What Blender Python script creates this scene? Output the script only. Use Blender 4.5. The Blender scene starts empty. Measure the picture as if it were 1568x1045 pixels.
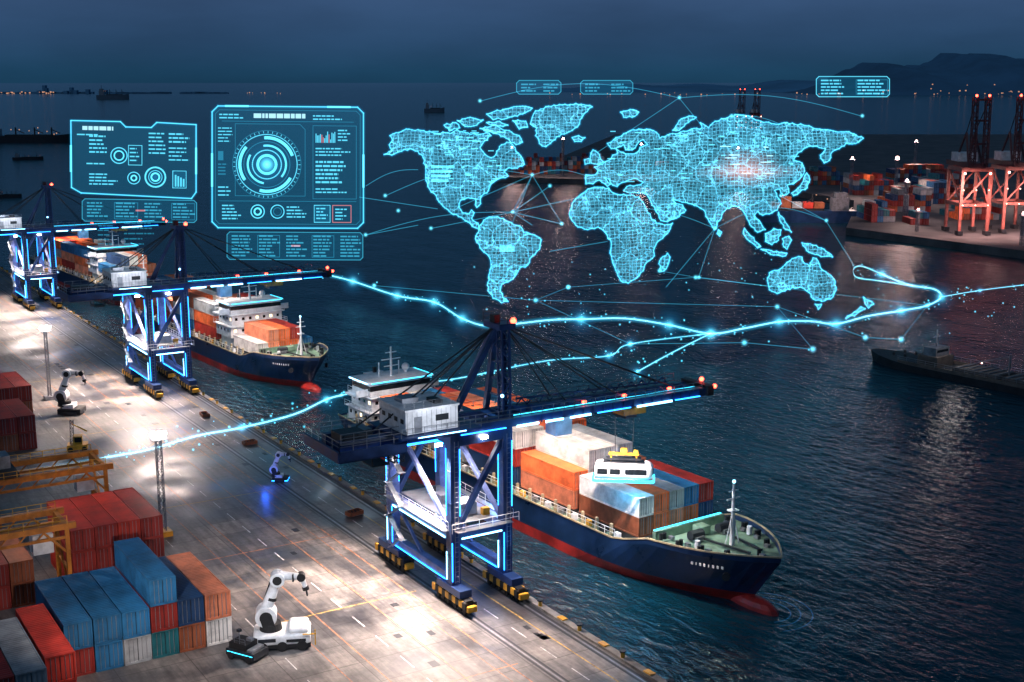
import bpy, math, random
from mathutils import Vector, Matrix, Euler
from mathutils.geometry import tessellate_polygon
random.seed(7)
R=math.radians
YAW=R(31.8); PITCH=math.atan(397.5/1960)
sc=bpy.context.scene
sc.view_settings.view_transform='Standard'
sc.view_settings.look='None'
sc.view_settings.exposure=0
# ------------------------------------------------------------ camera
cam=bpy.data.cameras.new('camera'); co=bpy.data.objects.new('camera',cam)
sc.collection.objects.link(co); sc.camera=co
co.location=(0,0,60); co.rotation_euler=(math.pi/2-PITCH,0,-YAW)
cam.lens=45.0; cam.sensor_width=36; cam.clip_start=1; cam.clip_end=60000
def c2w(X,Y,z=0):
    "bearing frame (right of heading, ahead) -> world"
    return Vector((X*math.cos(YAW)+Y*math.sin(YAW), -X*math.sin(YAW)+Y*math.cos(YAW), z))
# ------------------------------------------------------------ materials
class NT:
    def __init__(s,name):
        s.m=bpy.data.materials.new(name); s.m.use_nodes=True
        s.t=s.m.node_tree; s.t.nodes.clear()
        s.out=s.t.nodes.new('ShaderNodeOutputMaterial')
    def n(s,ty,**k):
        nd=s.t.nodes.new(ty)
        for a,b in k.items():
            if a in nd.inputs.keys(): nd.inputs[a].default_value=b
            else: setattr(nd,a,b)
        return nd
    def l(s,a,b): s.t.links.new(a,b)
def ramp(nt,src,stops):
    r=nt.n('ShaderNodeValToRGB'); e=r.color_ramp.elements
    while len(e)>1: e.remove(e[-1])
    e[0].position=stops[0][0]; e[0].color=(*stops[0][1],1)
    for p,c in stops[1:]:
        x=e.new(p); x.color=(*c,1)
    nt.l(src,r.inputs[0]); return r.outputs[0]
def paint(name,col,rough=.5,metal=0,dirt=.35,scale=.6,bump=.0,rand=False,dcol=None):
    t=NT(name); b=t.n('ShaderNodeBsdfPrincipled',Metallic=metal)
    tc=t.n('ShaderNodeTexCoord')
    no=t.n('ShaderNodeTexNoise',Scale=scale,Detail=6.0,Roughness=.65); t.l(tc.outputs['Object'],no.inputs['Vector'])
    d=dcol or tuple(c*(1-dirt)*.8 for c in col)
    c=ramp(t,no.outputs[0],[(.35,d),(.6,col)])
    if rand:
        oi=t.n('ShaderNodeObjectInfo'); mr=t.n('ShaderNodeMapRange'); mr.inputs[3].default_value=.72; mr.inputs[4].default_value=1.25
        t.l(oi.outputs['Random'],mr.inputs[0])
        mx=t.n('ShaderNodeMix',data_type='RGBA',blend_type='MULTIPLY'); mx.inputs[0].default_value=1
        t.l(c,mx.inputs[6]); t.l(mr.outputs[0],mx.inputs[7]); c=mx.outputs[2]
    t.l(c,b.inputs['Base Color'])
    rr=t.n('ShaderNodeMapRange'); rr.inputs[3].default_value=max(.05,rough-.15); rr.inputs[4].default_value=min(1,rough+.2)
    t.l(no.outputs[0],rr.inputs[0]); t.l(rr.outputs[0],b.inputs['Roughness'])
    if bump:
        bp=t.n('ShaderNodeBump',Strength=bump,Distance=.05); t.l(no.outputs[0],bp.inputs['Height']); t.l(bp.outputs[0],b.inputs['Normal'])
    t.l(b.outputs[0],t.out.inputs[0]); return t.m
def emit(name,col,s):
    t=NT(name); e=t.n('ShaderNodeEmission'); e.inputs[0].default_value=(*col,1); e.inputs[1].default_value=s
    t.l(e.outputs[0],t.out.inputs[0]); return t.m
M={}
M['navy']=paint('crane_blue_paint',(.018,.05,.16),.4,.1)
M['navy_lit']=paint('crane_blue_paint_lit',(.16,.22,.48),.4,.1)  # paler copy of the crane blue, light on far legs put into colour
M['dark']=paint('dark_steel',(.03,.035,.045),.5,.4)
M['steel']=paint('galvanised_steel',(.3,.32,.36),.4,.6)
M['white']=paint('white_paint',(.78,.79,.82),.4,0,.2)
M['yellow']=paint('yellow_paint',(.75,.38,.03),.45)
M['orange']=paint('orange_paint',(.6,.2,.02),.45)
M['tcrane']=paint('terminal_crane_paint',(.42,.12,.10),.5)
M['black']=paint('black_rubber',(.012,.012,.014),.7)
M['glass']=paint('dark_glass',(.01,.015,.02),.08)
M['hull']=paint('hull_navy',(.012,.04,.12),.3,0,.4,.25)
M['boot']=paint('hull_red',(.5,.03,.025),.4,0,.5,.3)
M['deck']=paint('deck_green',(.2,.33,.24),.6,0,.5,.4)
M['gold']=paint('bulwark_rim',(.5,.4,.25),.5)
CC={'red':(.55,.045,.03),'orange':(.85,.17,.05),'blue':(.02,.15,.34),'dblue':(.015,.06,.17),'white':(.68,.66,.64),'grey':(.36,.39,.42),'maroon':(.32,.03,.025),'brown':(.34,.1,.045),'teal':(.02,.2,.25),'salmon':(.85,.28,.15)}
for k,v in CC.items(): M['c_'+k]=paint('container_'+k,v,.5,.1,.35,.5,.3,True)
M['neon']=emit('led_blue',(.02,.28,1),7)
M['neonw']=emit('led_ice',(.25,.66,1),8)
M['neonc']=emit('led_cyan',(.05,.65,1),4)
M['redl']=emit('red_lamp',(1,.06,.03),14)
M['lamp']=emit('flood_lamp',(1,.88,.8),50)
M['warm']=emit('warm_lamp',(1,.45,.35),8)
M['warmb']=emit('warm_beacon',(1,.58,.52),28)
M['winl']=emit('window_light',(1,.75,.45),3)
M['city']=emit('city_light',(1,.5,.3),.7)
# ------------------------------------------------------------ mesh builder
class MB:
    def __init__(s): s.v=[];s.f=[];s.m=[];s.mats=[]
    def mi(s,k):
        if k not in s.mats: s.mats.append(k)
        return s.mats.index(k)
    def add(s,vs,fs,mat):
        o=len(s.v); s.v+= [tuple(v) for v in vs]
        i=s.mi(mat)
        for f in fs: s.f.append(tuple(a+o for a in f)); s.m.append(i)
    def box(s,c,d,mat,rz=0,mx=None):
        vs=[]
        for x in(-.5,.5):
            for y in(-.5,.5):
                for z in(-.5,.5):
                    v=Vector((x*d[0],y*d[1],z*d[2]))
                    if rz: v=Matrix.Rotation(rz,3,'Z')@v
                    if mx: v=mx@v
                    vs.append(v+Vector(c))
        s.add(vs,[(0,1,3,2),(4,6,7,5),(0,4,5,1),(2,3,7,6),(0,2,6,4),(1,5,7,3)],mat)
    def b2(s,a,b,mat): # min max box
        s.box([(a[i]+b[i])/2 for i in range(3)],[abs(b[i]-a[i]) for i in range(3)],mat)
    def beam(s,a,b,w,h,mat):
        a=Vector(a);b=Vector(b);d=b-a;L=d.length
        if L<1e-5:return
        z=d.normalized(); up=Vector((0,0,1)) if abs(z.z)<.98 else Vector((0,1,0))
        x=up.cross(z).normalized(); y=z.cross(x)
        vs=[]
        for e in (a,b):
            for i,j in((-1,-1),(1,-1),(1,1),(-1,1)): vs.append(e+x*(w/2*i)+y*(h/2*j))
        s.add(vs,[(3,2,1,0),(4,5,6,7),(0,1,5,4),(1,2,6,5),(2,3,7,6),(3,0,4,7)],mat)
    def cyl(s,a,b,r1,mat,r2=None,n=10,cap=True):
        r2=r1 if r2 is None else r2
        a=Vector(a);b=Vector(b);z=(b-a).normalized(); up=Vector((0,0,1)) if abs(z.z)<.98 else Vector((0,1,0))
        x=up.cross(z).normalized(); y=z.cross(x); vs=[]
        for e,r in((a,r1),(b,r2)):
            for i in range(n):
                t=2*math.pi*i/n; vs.append(e+x*(r*math.cos(t))+y*(r*math.sin(t)))
        fs=[(i,(i+1)%n,n+(i+1)%n,n+i) for i in range(n)]
        if cap: fs+= [tuple(range(n-1,-1,-1)),tuple(range(n,2*n))]
        s.add(vs,fs,mat)
    def sph(s,c,r,mat,n=10,m=6,sx=1,sy=1,sz=1):
        vs=[];fs=[]
        for j in range(m+1):
            ph=math.pi*j/m
            for i in range(n):
                t=2*math.pi*i/n; vs.append((c[0]+sx*r*math.sin(ph)*math.cos(t),c[1]+sy*r*math.sin(ph)*math.sin(t),c[2]+sz*r*math.cos(ph)))
        for j in range(m):
            for i in range(n): fs.append((j*n+i,(j+1)*n+i,(j+1)*n+(i+1)%n,j*n+(i+1)%n))
        s.add(vs,fs,mat)
    def lattice(s,a,b,w,mat,seg=8,t=.12):
        a=Vector(a);b=Vector(b);z=(b-a).normalized(); up=Vector((0,0,1)) if abs(z.z)<.98 else Vector((0,1,0))
        x=up.cross(z).normalized()*w/2; y=z.cross(x.normalized())*w/2
        cs=[x+y,x-y,-x-y,-x+y]
        for c in cs: s.beam(a+c,b+c,t,t,mat)
        for i in range(seg):
            p=a.lerp(b,i/seg);q=a.lerp(b,(i+1)/seg)
            for k in range(4):
                c1,c2=cs[k],cs[(k+1)%4]
                if i%2: c1,c2=c2,c1
                s.beam(p+c1,q+c2,t*.6,t*.6,mat); s.beam(p+c1,p+c2,t*.6,t*.6,mat)
    def rail(s,a,b,mat,h=1.1,step=1.6,t=.06):
        a=Vector(a);b=Vector(b);n=max(1,int((b-a).length/step)); up=Vector((0,0,h))
        for i in range(n+1):
            p=a.lerp(b,i/n); s.beam(p,p+up,t,t,mat)
        s.beam(a+up,b+up,t,t,mat); s.beam(a+up*.5,b+up*.5,t*.7,t*.7,mat)
    def mesh(s,name,smooth=False):
        me=bpy.data.meshes.new(name); me.from_pydata(s.v,[],s.f)
        for k in s.mats: me.materials.append(M[k])
        me.polygons.foreach_set('material_index',s.m)
        if smooth: me.polygons.foreach_set('use_smooth',[True]*len(s.f))
        me.update(); return me
def obj(name,me,parent=None,loc=(0,0,0),rz=0,bev=0,seg=2,scale=None,asm=False):
    o=bpy.data.objects.new(name,me); sc.collection.objects.link(o)
    o.location=loc; o.rotation_euler=(0,0,rz)
    if scale: o.scale=(scale,)*3
    if parent: o.parent=parent
    if bev:
        b=o.modifiers.new('bevel','BEVEL'); b.width=bev; b.segments=seg; b.limit_method='ANGLE'
    return o
def empty(name,loc=(0,0,0),rz=0,scale=1):
    e=bpy.data.objects.new(name,None); sc.collection.objects.link(e); e.location=loc; e.rotation_euler=(0,0,rz); e.scale=(scale,)*3
    e.empty_display_size=.5
    return e
def spot(loc,tgt,power,deg=90,col=(1,.77,.64),parent=None,r=.5,name='floodlight'):
    l=bpy.data.lights.new(name,'SPOT'); l.energy=power; l.spot_size=R(deg); l.spot_blend=1; l.color=col; l.shadow_soft_size=r
    o=bpy.data.objects.new(name,l); sc.collection.objects.link(o); o.location=loc
    o.rotation_euler=(Vector(tgt)-Vector(loc)).to_track_quat('-Z','Y').to_euler()
    if parent: o.parent=parent
    return o
def point(loc,power,col,r=.5,parent=None,name='glow_fill'):
    l=bpy.data.lights.new(name,'POINT'); l.energy=power; l.color=col; l.shadow_soft_size=r
    o=bpy.data.objects.new(name,l); sc.collection.objects.link(o); o.location=loc
    if parent:o.parent=parent
    return o
# ------------------------------------------------------------ world
w=bpy.data.worlds.new('World'); sc.world=w; w.use_nodes=True
nt=w.node_tree; nt.nodes.clear()
def wn(ty): return nt.nodes.new(ty)
out=wn('ShaderNodeOutputWorld'); bg=wn('ShaderNodeBackground'); tc=wn('ShaderNodeTexCoord'); sp=wn('ShaderNodeSeparateXYZ')
nt.links.new(tc.outputs['Generated'],sp.inputs[0])
cr=wn('ShaderNodeValToRGB'); e=cr.color_ramp.elements
e[0].position=0; e[0].color=(.010,.046,.095,1); e[1].position=1; e[1].color=(.005,.02,.05,1)
for p,c in((.008,(.012,.052,.108)),(.03,(.023,.064,.140)),(.065,(.038,.082,.178)),(.15,(.016,.074,.155)),(.4,(.008,.050,.105))):
    x=e.new(p); x.color=(*c,1)
nt.links.new(sp.outputs[2],cr.inputs[0])
mp=wn('ShaderNodeMapping'); mp.inputs['Scale'].default_value=(3,3,12); nt.links.new(tc.outputs['Generated'],mp.inputs[0])
no=wn('ShaderNodeTexNoise'); no.inputs['Scale'].default_value=1.8; no.inputs['Detail'].default_value=6; nt.links.new(mp.outputs[0],no.inputs['Vector'])
mr=wn('ShaderNodeMapRange'); mr.inputs[1].default_value=.3; mr.inputs[2].default_value=.7; mr.inputs[3].default_value=.8; mr.inputs[4].default_value=1.15
nt.links.new(no.outputs[0],mr.inputs[0])
mx=wn('ShaderNodeMix'); mx.data_type='RGBA'; mx.blend_type='MULTIPLY'; mx.inputs[0].default_value=1
nt.links.new(cr.outputs[0],mx.inputs[6]); nt.links.new(mr.outputs[0],mx.inputs[7])
sky=wn('ShaderNodeTexSky'); sky.sky_type='NISHITA'; sky.sun_disc=False; sky.sun_elevation=R(-6); sky.sun_rotation=R(-150)
ad=wn('ShaderNodeMix'); ad.data_type='RGBA'; ad.blend_type='ADD'; ad.inputs[0].default_value=.02
nt.links.new(mx.outputs[2],ad.inputs[6]); nt.links.new(sky.outputs[0],ad.inputs[7])
nt.links.new(ad.outputs[2],bg.inputs[0]); bg.inputs[1].default_value=1.0
nt.links.new(bg.outputs[0],out.inputs[0])
sl=bpy.data.lights.new('ambient_fill','SUN'); sl.energy=.36; sl.angle=R(14); sl.color=(.68,.8,1)  # weak soft sun lamp added as fill for the unlit quay
so=bpy.data.objects.new('ambient_fill_light',sl); sc.collection.objects.link(so); so.rotation_euler=(R(42),R(-12),R(-50))
# ------------------------------------------------------------ water
def mat_water():
    t=NT('water'); b=t.n('ShaderNodeBsdfPrincipled',Roughness=.1,IOR=1.33)
    b.inputs['Base Color'].default_value=(.002,.026,.045,1)
    tc=t.n('ShaderNodeTexCoord')
    mp=t.n('ShaderNodeMapping'); mp.inputs['Rotation'].default_value=(0,0,R(25)); mp.inputs['Scale'].default_value=(1,.5,1)
    t.l(tc.outputs['Object'],mp.inputs[0])
    a=t.n('ShaderNodeTexNoise',Scale=.75,Detail=4.0,Roughness=.55,Distortion=.3); t.l(mp.outputs[0],a.inputs['Vector'])
    c=t.n('ShaderNodeTexNoise',Scale=.09,Detail=3.0); t.l(mp.outputs[0],c.inputs['Vector'])
    mu=t.n('ShaderNodeMath',operation='MULTIPLY_ADD'); t.l(c.outputs[0],mu.inputs[0]); mu.inputs[1].default_value=2.2; t.l(a.outputs[0],mu.inputs[2])
    bp=t.n('ShaderNodeBump',Strength=1.0,Distance=.6); t.l(mu.outputs[0],bp.inputs['Height']); t.l(bp.outputs[0],b.inputs['Normal'])
    t.l(b.outputs[0],t.out.inputs[0]); return t.m
M['water']=mat_water()
b=MB(); b.add([(-30000,-3000,-3),(50000,-3000,-3),(50000,50000,-3),(-30000,50000,-3)],[(0,1,2,3)],'water'); obj('water',b.mesh('water'))
# ------------------------------------------------------------ quay
EDGE=76.6
def mat_quay():
    t=NT('quay_concrete'); b=t.n('ShaderNodeBsdfPrincipled')
    tc=t.n('ShaderNodeTexCoord'); O=tc.outputs['Object']
    n1=t.n('ShaderNodeTexNoise',Scale=.09,Detail=6.0,Roughness=.62); t.l(O,n1.inputs['Vector'])
    mp=t.n('ShaderNodeMapping'); mp.inputs['Scale'].default_value=(1.2,.12,1); t.l(O,mp.inputs[0])
    n2=t.n('ShaderNodeTexNoise',Scale=.8,Detail=6.0,Roughness=.7); t.l(mp.outputs[0],n2.inputs['Vector'])
    n3=t.n('ShaderNodeTexNoise',Scale=1.3,Detail=7.0,Roughness=.7); t.l(O,n3.inputs['Vector'])
    br=t.n('ShaderNodeTexBrick',Scale=1.0); br.inputs['Color1'].default_value=(1,1,1,1); br.inputs['Color2'].default_value=(.7,.7,.73,1); br.inputs['Mortar'].default_value=(.35,.35,.36,1)
    br.inputs['Mortar Size'].default_value=.06; br.inputs['Brick Width'].default_value=7.5; br.inputs['Row Height'].default_value=5.0; br.offset=0
    t.l(O,br.inputs['Vector'])
    c=ramp(t,n1.outputs[0],[(.36,(.06,.06,.068)),(.47,(.14,.136,.136)),(.56,(.25,.235,.225)),(.68,(.36,.335,.315))])
    def mul(a,bb,f=1):
        m=t.n('ShaderNodeMix',data_type='RGBA',blend_type='MULTIPLY'); m.inputs[0].default_value=f; t.l(a,m.inputs[6]); t.l(bb,m.inputs[7]); return m.outputs[2]
    s2=ramp(t,n2.outputs[0],[(.35,(.45,.45,.48)),(.6,(1,1,1))]); s3=ramp(t,n3.outputs[0],[(.35,(.6,.6,.6)),(.6,(1.0,1,1))])
    c=mul(mul(mul(c,s2),s3,.8),br.outputs['Color'])
    t.l(c,b.inputs['Base Color'])
    r=ramp(t,n1.outputs[0],[(.36,(.28,)*3),(.6,(.62,)*3)]); t.l(r,b.inputs['Roughness'])
    bp=t.n('ShaderNodeBump',Strength=.25,Distance=.05); t.l(n3.outputs[0],bp.inputs['Height']); t.l(bp.outputs[0],b.inputs['Normal'])
    t.l(b.outputs[0],t.out.inputs[0]); return t.m
M['quay']=mat_quay()
M['conc']=paint('concrete_edge',(.2,.19,.18),.7,0,.5,.5,.4)
M['conc_t']=paint('terminal_concrete',(.11,.105,.11),.7,0,.6,.06,.4)
M['line_o']=paint('line_orange',(.5,.2,.09),.6,0,.7,1.2)
M['line_w']=paint('line_white',(.65,.65,.66),.6,0,.6,1.2)
M['line_y']=paint('line_yellow',(.6,.38,.08),.6,0,.7,1.2)
b=MB(); b.b2((-400,-60,-12),(EDGE,1600,0),'quay'); obj('quay_ground',b.mesh('quay'))
b=MB()
b.b2((EDGE-.5,40,0.0),(EDGE+.4,1200,.28),'conc'); b.b2((EDGE+.01,40,-5),(EDGE+.4,1200,-.02),'conc')
for i in range(150):
    t=60+i*4.0
    b.cyl((EDGE+.65,t,-1.9),(EDGE+.65,t,-.3),.42,'black',n=8)
    if i%2==0: b.cyl((EDGE-.2,t+1,.28),(EDGE-.2,t+1,.9),.24,'yellow',n=8); b.cyl((EDGE-.2,t+1,.9),(EDGE-.2,t+1,1.05),.38,'dark',n=8)
    else: b.b2((EDGE-.4,t,.28),(EDGE+.3,t+1.2,.42),'yellow')
obj('quay_edge',b.mesh('quay_edge'))
b=MB()
z=.004
def strip(x,y0,y1,wd,mat,zz=z): b.add([(x-wd/2,y0,zz),(x+wd/2,y0,zz),(x+wd/2,y1,zz),(x-wd/2,y1,zz)],[(0,1,2,3)],mat)
for x in(68.3,75.3): strip(x-.35,40,900,.3,'dark'); strip(x,40,900,.14,'steel',.008); strip(x+.35,40,900,.3,'dark')
for x,m,wd in((73.0,'line_y',.16),(65.5,'line_o',.16),(63.8,'line_o',.1),(60.2,'line_o',.14),(56.8,'line_w',.14),(53.3,'line_o',.14),(49.9,'line_o',.1),(46.2,'line_w',.12),(70.7,'line_w',.12)):
    if m=='line_w':
        y=45
        while y<600: strip(x,y,y+3.2,wd,m); y+=6
    else: strip(x,45,800,wd,m)
for y in range(60,420,23):
    b.add([(47,y,.011),(66.5,y,.011),(66.5,y+.16,.011),(47,y+.16,.011)],[(0,1,2,3)],'line_y' if y%2 else 'line_o')
for y in (88,205,280):
    for k in range(7):
        x=54+k*1.6; b.add([(x,y,.014),(x+.15,y,.014),(x+3.15,y+4.6,.014),(x+3.0,y+4.6,.014)],[(0,1,2,3)],'line_y')
obj('quay_markings',b.mesh('quay_markings'))
b=MB()
for i in range(46):
    x=random.choice([58.5,62,67,71.9]); y=random.uniform(90,420); b.b2((x,y,.003),(x+random.uniform(.5,1.1),y+random.uniform(.8,1.6),.02),'dark')
obj('quay_manhole_covers',b.mesh('quay_manhole_covers'))
def bin_(x,y,rz):
    b=MB(); b.b2((-1.4,-.8,.1),(1.4,.8,.2),'steel')
    for s in(-1,1): b.b2((-1.4,s*.8-.05,.2),(1.4,s*.8+.05,.9),'c_brown'); b.b2((s*1.4-.05,-.75,.2),(s*1.4+.05,.75,.9),'c_brown')
    for k in range(4): b.cyl((-1.1+k*.7,-.6,.3),(-.9+k*.7,.6,.7),.1,'dark',n=6)
    obj('lashing_gear_bin',b.mesh('lashing_gear_bin'),loc=(x,y,0),rz=rz,scale=.8)
for x,y,r_ in((71.8,158,.2),(72,200,.1),(71.6,222,1.5),(45.8,141,.1)): bin_(x,y,r_)
# ------------------------------------------------------------ containers
CM={}
def container_mesh(col):
    if col in CM: return CM[col]
    b=MB(); k='c_'+col; L,W,H=12.2,2.5,2.6
    for x in(-1,1):
        for y in(-1,1): b.box((x*(W/2-.08),y*(L/2-.08),H/2),(.16,.16,H),k)
        b.box((x*(W/2-.06),0,.1),(.12,L-.33,.2),k); b.box((x*(W/2-.06),0,H-.07),(.12,L-.33,.14),k)
        n=42; vs=[];ys=[-L/2+.16+i*(L-.32)/(n*4) for i in range(n*4+1)]
        for i,y in enumerate(ys):
            d=(0,0,.07,.07)[i%4]
            xx=x*(W/2-.02-d); vs+=[(xx,y,.2),(xx,y,H-.14)]
        fs=[(2*i,2*i+2,2*i+3,2*i+1) for i in range(len(ys)-1)]
        b.add(vs,fs,k)
    for y in(-1,1):
        b.box((0,y*(L/2-.07),.1),(W-.33,.13,.2),k); b.box((0,y*(L/2-.07),H-.07),(W-.33,.13,.14),k)
        b.box((0,y*(L/2-.14),H/2),(W-.33,.06,H-.36),k)
        b.box((0,y*(L/2-.08),H/2),(.05,.06,H-.4),'dark')
        for x in(-.8,-.4,.4,.8): b.cyl((x,y*(L/2-.06),.15),(x,y*(L/2-.06),H-.1),.03,'steel',n=5)
    n=30; vs=[];ys=[-L/2+.14+i*(L-.28)/(n*4) for i in range(n*4+1)]
    for i,y in enumerate(ys):
        zz=H-.05+(0,0,.035,.035)[i%4]; vs+=[(-W/2+.12,y,zz),(W/2-.12,y,zz)]
    b.add(vs,[(2*i,2*i+1,2*i+3,2*i+2) for i in range(len(ys)-1)],k)
    b.box((0,0,.05),(W-.3,L-.3,.06),'dark')
    CM[col]=b.mesh('container_'+col); return CM[col]
def stack(name,x0,y0,cols,rows,tiers,pal,scale=1.1,gap=.12,z0=0,parent=None,hf=None,rz=0,loc=None):
    e=empty(name,loc or (0,0,0),rz)
    if parent: e.parent=parent
    W=2.5*scale+gap; Lc=12.2*scale+.5; H=2.6*scale+.02
    for c in range(cols):
        for r in range(rows):
            h=hf(c,r) if hf else tiers
            for k in range(h):
                col=pal(c,r,k) if callable(pal) else random.choice(pal)
                obj('container',container_mesh(col),e,(x0+c*W+W/2,y0+r*Lc+Lc/2+random.uniform(-.09,.09),z0+k*H),random.uniform(-.003,.003),scale=scale)
    return e
stack('container_stack',25.3,127.0,6,1,2,lambda c,r,k:(['maroon','blue','grey','teal','brown','white'][c],['blue','blue','blue','maroon','dblue','salmon'][c])[min(k,1)],1.13)
stack('container_stack',22.0,120.3,1,1,2,['red'],1.13)
stack('container_stack',13,118,3,1,2,lambda c,r,k:['grey','maroon','grey'][c],1.13)
obj('container',container_mesh('blue'),bpy.data.objects['container_stack'],(25.3+2.945*3.5,134,2.96*2),0,scale=1.13)
stack('container_stack',31.2,148.5,4,1,3,['maroon','maroon','maroon','red'],1.05)
stack('container_stack',16,149,4,1,3,['maroon','brown','red','brown'],1.05,hf=lambda c,r:2)
stack('container_stack',10,165,6,1,2,['brown','orange','dblue','grey','red'],1.05,hf=lambda c,r:random.choice([1,2]))
stack('container_stack',24,216.5,6,1,2,['maroon','grey','red','brown'],1.1)
stack('container_stack',28,239,6,1,2,['maroon','brown','red','maroon'],1.1)
stack('container_stack',24,262,6,2,2,['red','brown','orange','grey'],1.1,hf=lambda c,r:random.choice([1,2]))
# ------------------------------------------------------------ ship-to-shore crane (local: x = world x, y=0 near leg plane)
def crane_parts():
    P={}
    b=MB(); A,C=68.3,75.3; F=15.5
    for x in(A,C):
        for y in(0,F):
            lm='navy' if y==0 else 'navy_lit'
            b.beam((x,y,2.6),(x,y,20.6),1.25,1.25,lm)
            for zz in(6.2,12.6,16.4): b.box((x,y,zz),(1.36,1.36,.16),lm)
            b.box((x,y,2.3),(1.6,5.6,.9),'navy')
            for yy in(-2,2):
                b.box((x,y+yy,1.35),(1.0,3.3,.9),'dark')
                for q in(-1.1,0,1.1):
                    b.cyl((x-.45,y+yy+q,.42),(x+.45,y+yy+q,.42),.4,'black',n=10)
            for q in range(10): b.box((x-.62,y-3.6+q*.8,1.3),(.3,.79,.8),'yellow' if q%2 else 'black'); b.box((x+.62,y-3.6+q*.8,1.3),(.3,.79,.8),'yellow' if q%2 else 'black')
            b.box((x,y-4.1,1.0),(1.2,.5,.7),'yellow'); b.box((x,y+4.1,1.0),(1.2,.5,.7),'yellow')
        b.beam((x,0,3.4),(x,F,3.4),1.0,1.1,'navy_lit')
        b.beam((x,0,8.6),(x,F,8.6),1.0,1.2,'navy_lit')
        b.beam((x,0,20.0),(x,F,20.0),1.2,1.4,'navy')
        b.beam((x,.4,9),(x,F-.4,19.2),.5,.5,'navy_lit')
        b.beam((x,F,9),(x,F/2,3.9),.35,.35,'navy_lit')
    for y in(0,F):
        b.beam((A,y,8.6),(C,y,8.6),1.0,1.2,'navy'); b.beam((A,y,20.0),(C,y,20.0),1.2,1.4,'navy')
        b.beam((A+.5,y,9.2),(C-.4,y,19.2),.6,.6,'navy')
    b.box(((A+C)/2,F/2,9.5),(5.4,F-1.6,.15),'steel')
    for x in(A-.9,C+.9):
        b.box((x,F/2,9.3),(.9,F,.08),'steel'); b.rail((x,-.4,9.35),(x,F+.4,9.35),'white')
    b.box(((A+C)/2,4,10.3),(2.6,2.4,1.5),'white'); b.box(((A+C)/2,8.5,10.2),(2,1.8,1.2),'steel')
    b.box(((A+C)/2,-1.1,9.3),(7.5,.9,.08),'steel'); b.rail((A-1,-1.5,9.35),(C+1,-1.5,9.35),'white')
    for k in range(5): b.box((A+1+random.random()*5,2+k*2.6,10.0),(.9,.7,.9),random.choice(['dark','white','yellow']))
    for x in(A,C):
        for dx in(-.25,.25): b.beam((x+dx,-.85,3),(x+dx,-.85,20),.06,.06,'steel')
        for k in range(28): b.beam((x-.25,-.85,3.2+k*.6),(x+.25,-.85,3.2+k*.6),.05,.05,'steel')
    zz=2.8; s=1
    while zz<18:
        y1=F-1.2; y2=F-4.6
        a_,b_=(y1,y2) if s>0 else (y2,y1)
        b.beam((A-1.2,a_,zz),(A-1.2,b_,zz+2.1),.7,.12,'steel'); b.beam((A-1.6,a_,zz+1),(A-1.6,b_,zz+3.1),.06,.06,'steel')
        b.box((A-1.2,b_,zz+2.1),(.9,1,.08),'steel'); zz+=2.15; s=-s
    P['portal_frame']=b
    b=MB()
    for y in(-.2,3.6):
        b.beam((54,y,21.3),(79,y,21.3),.8,1.4,'navy')
        b.beam((79,y,21.3),(105.4,y,21.0),.7,1.0,'navy')
        b.beam((79,y,22.7),(102,y,21.9),.18,.18,'navy')
        for i in range(14):
            x=79+i*1.65; b.beam((x,y,21.8),(x+.82,y,22.6),.12,.12,'navy'); b.beam((x+.82,y,22.6),(x+1.65,y,21.8),.12,.12,'navy')
    for i in range(26): b.beam((54.5+i*2,-.2,21.2),(54.5+i*2,3.6,21.2),.35,.5,'navy')
    for i in range(17): b.box((80+i*1.5,-.62,21.1),(.1,.14,1.0),'navy')
    b.rail((54,-1.2,22.0),(104,-1.2,21.6),'steel',1.0,1.5,.07); b.box((79,-.95,21.8),(50,.6,.07),'steel')
    b.rail((54,4.6,22.0),(104,4.6,21.6),'steel',1.0,1.5,.07); b.box((79,4.35,21.8),(50,.6,.07),'steel')
    b.box((105.6,1.7,21.2),(1.0,5.4,1.3),'dark'); b.sph((106.3,1.7,22.1),.3,'redl'); b.sph((106.3,-.9,21.7),.28,'redl')
    for x in(99,92,86): b.box((x,-.75,22.3),(.5,.25,.25),'redl')
    b.box((57,1.7,20.4),(8,9,.25),'navy'); b.b2((53,-3,20.5),(61,-2.7,21.6),'navy'); b.b2((52.8,-3,20.5),(53.1,6.3,21.6),'navy')
    b.rail((53,-3,21.6),(61,-3,21.6),'steel'); b.rail((53,-3,21.6),(53,6.2,21.6),'steel')
    b.box((56,1,21.8),(3,3,1.6),'dark'); b.box((58.4,3.4,21.6),(1.6,3,1.2),'steel')
    b.lattice((61,-1,19.4),(61,5,19.4),1.2,'dark',4,.12); b.box((59,1,18.6),(2.2,3,.15),'dark')
    for q in((58,-.4),(60,-.4),(58,2.4),(60,2.4)): b.beam((q[0],q[1],18.6),(q[0],q[1],20.4),.12,.12,'dark')
    b.box((65,.6,22.1),(10,8.6,.2),'navy'); b.rail((60,-3.6,22.2),(70,-3.6,22.2),'steel',1,1.4,.05)
    b.box((93.8,1.7,20.0),(3.4,4.6,.8),'orange'); b.box((93.8,1.7,19.3),(1.8,3,.7),'dark')
    b.box((84,1.7,19.2),(2.4,2.2,2.2),'white'); b.box((85.21,1.7,19.1),(.05,1.9,1.3),'glass')
    P['boom']=b
    b=MB()
    b.lattice((C,0,20.6),(C,.4,32.2),1.0,'navy',9,.22); b.beam((C,0.1,20.6),(C,.5,32.2),.45,.45,'navy')
    b.beam((C,4.6,20.6),(C,2,32.4),.6,.6,'navy')
    b.beam((C-.3,1.2,32.3),(69.3,1.8,22.0),.55,.55,'navy')
    b.beam((C-.2,2.4,32.3),(71.0,4.6,22.0),.35,.35,'navy')
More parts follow.
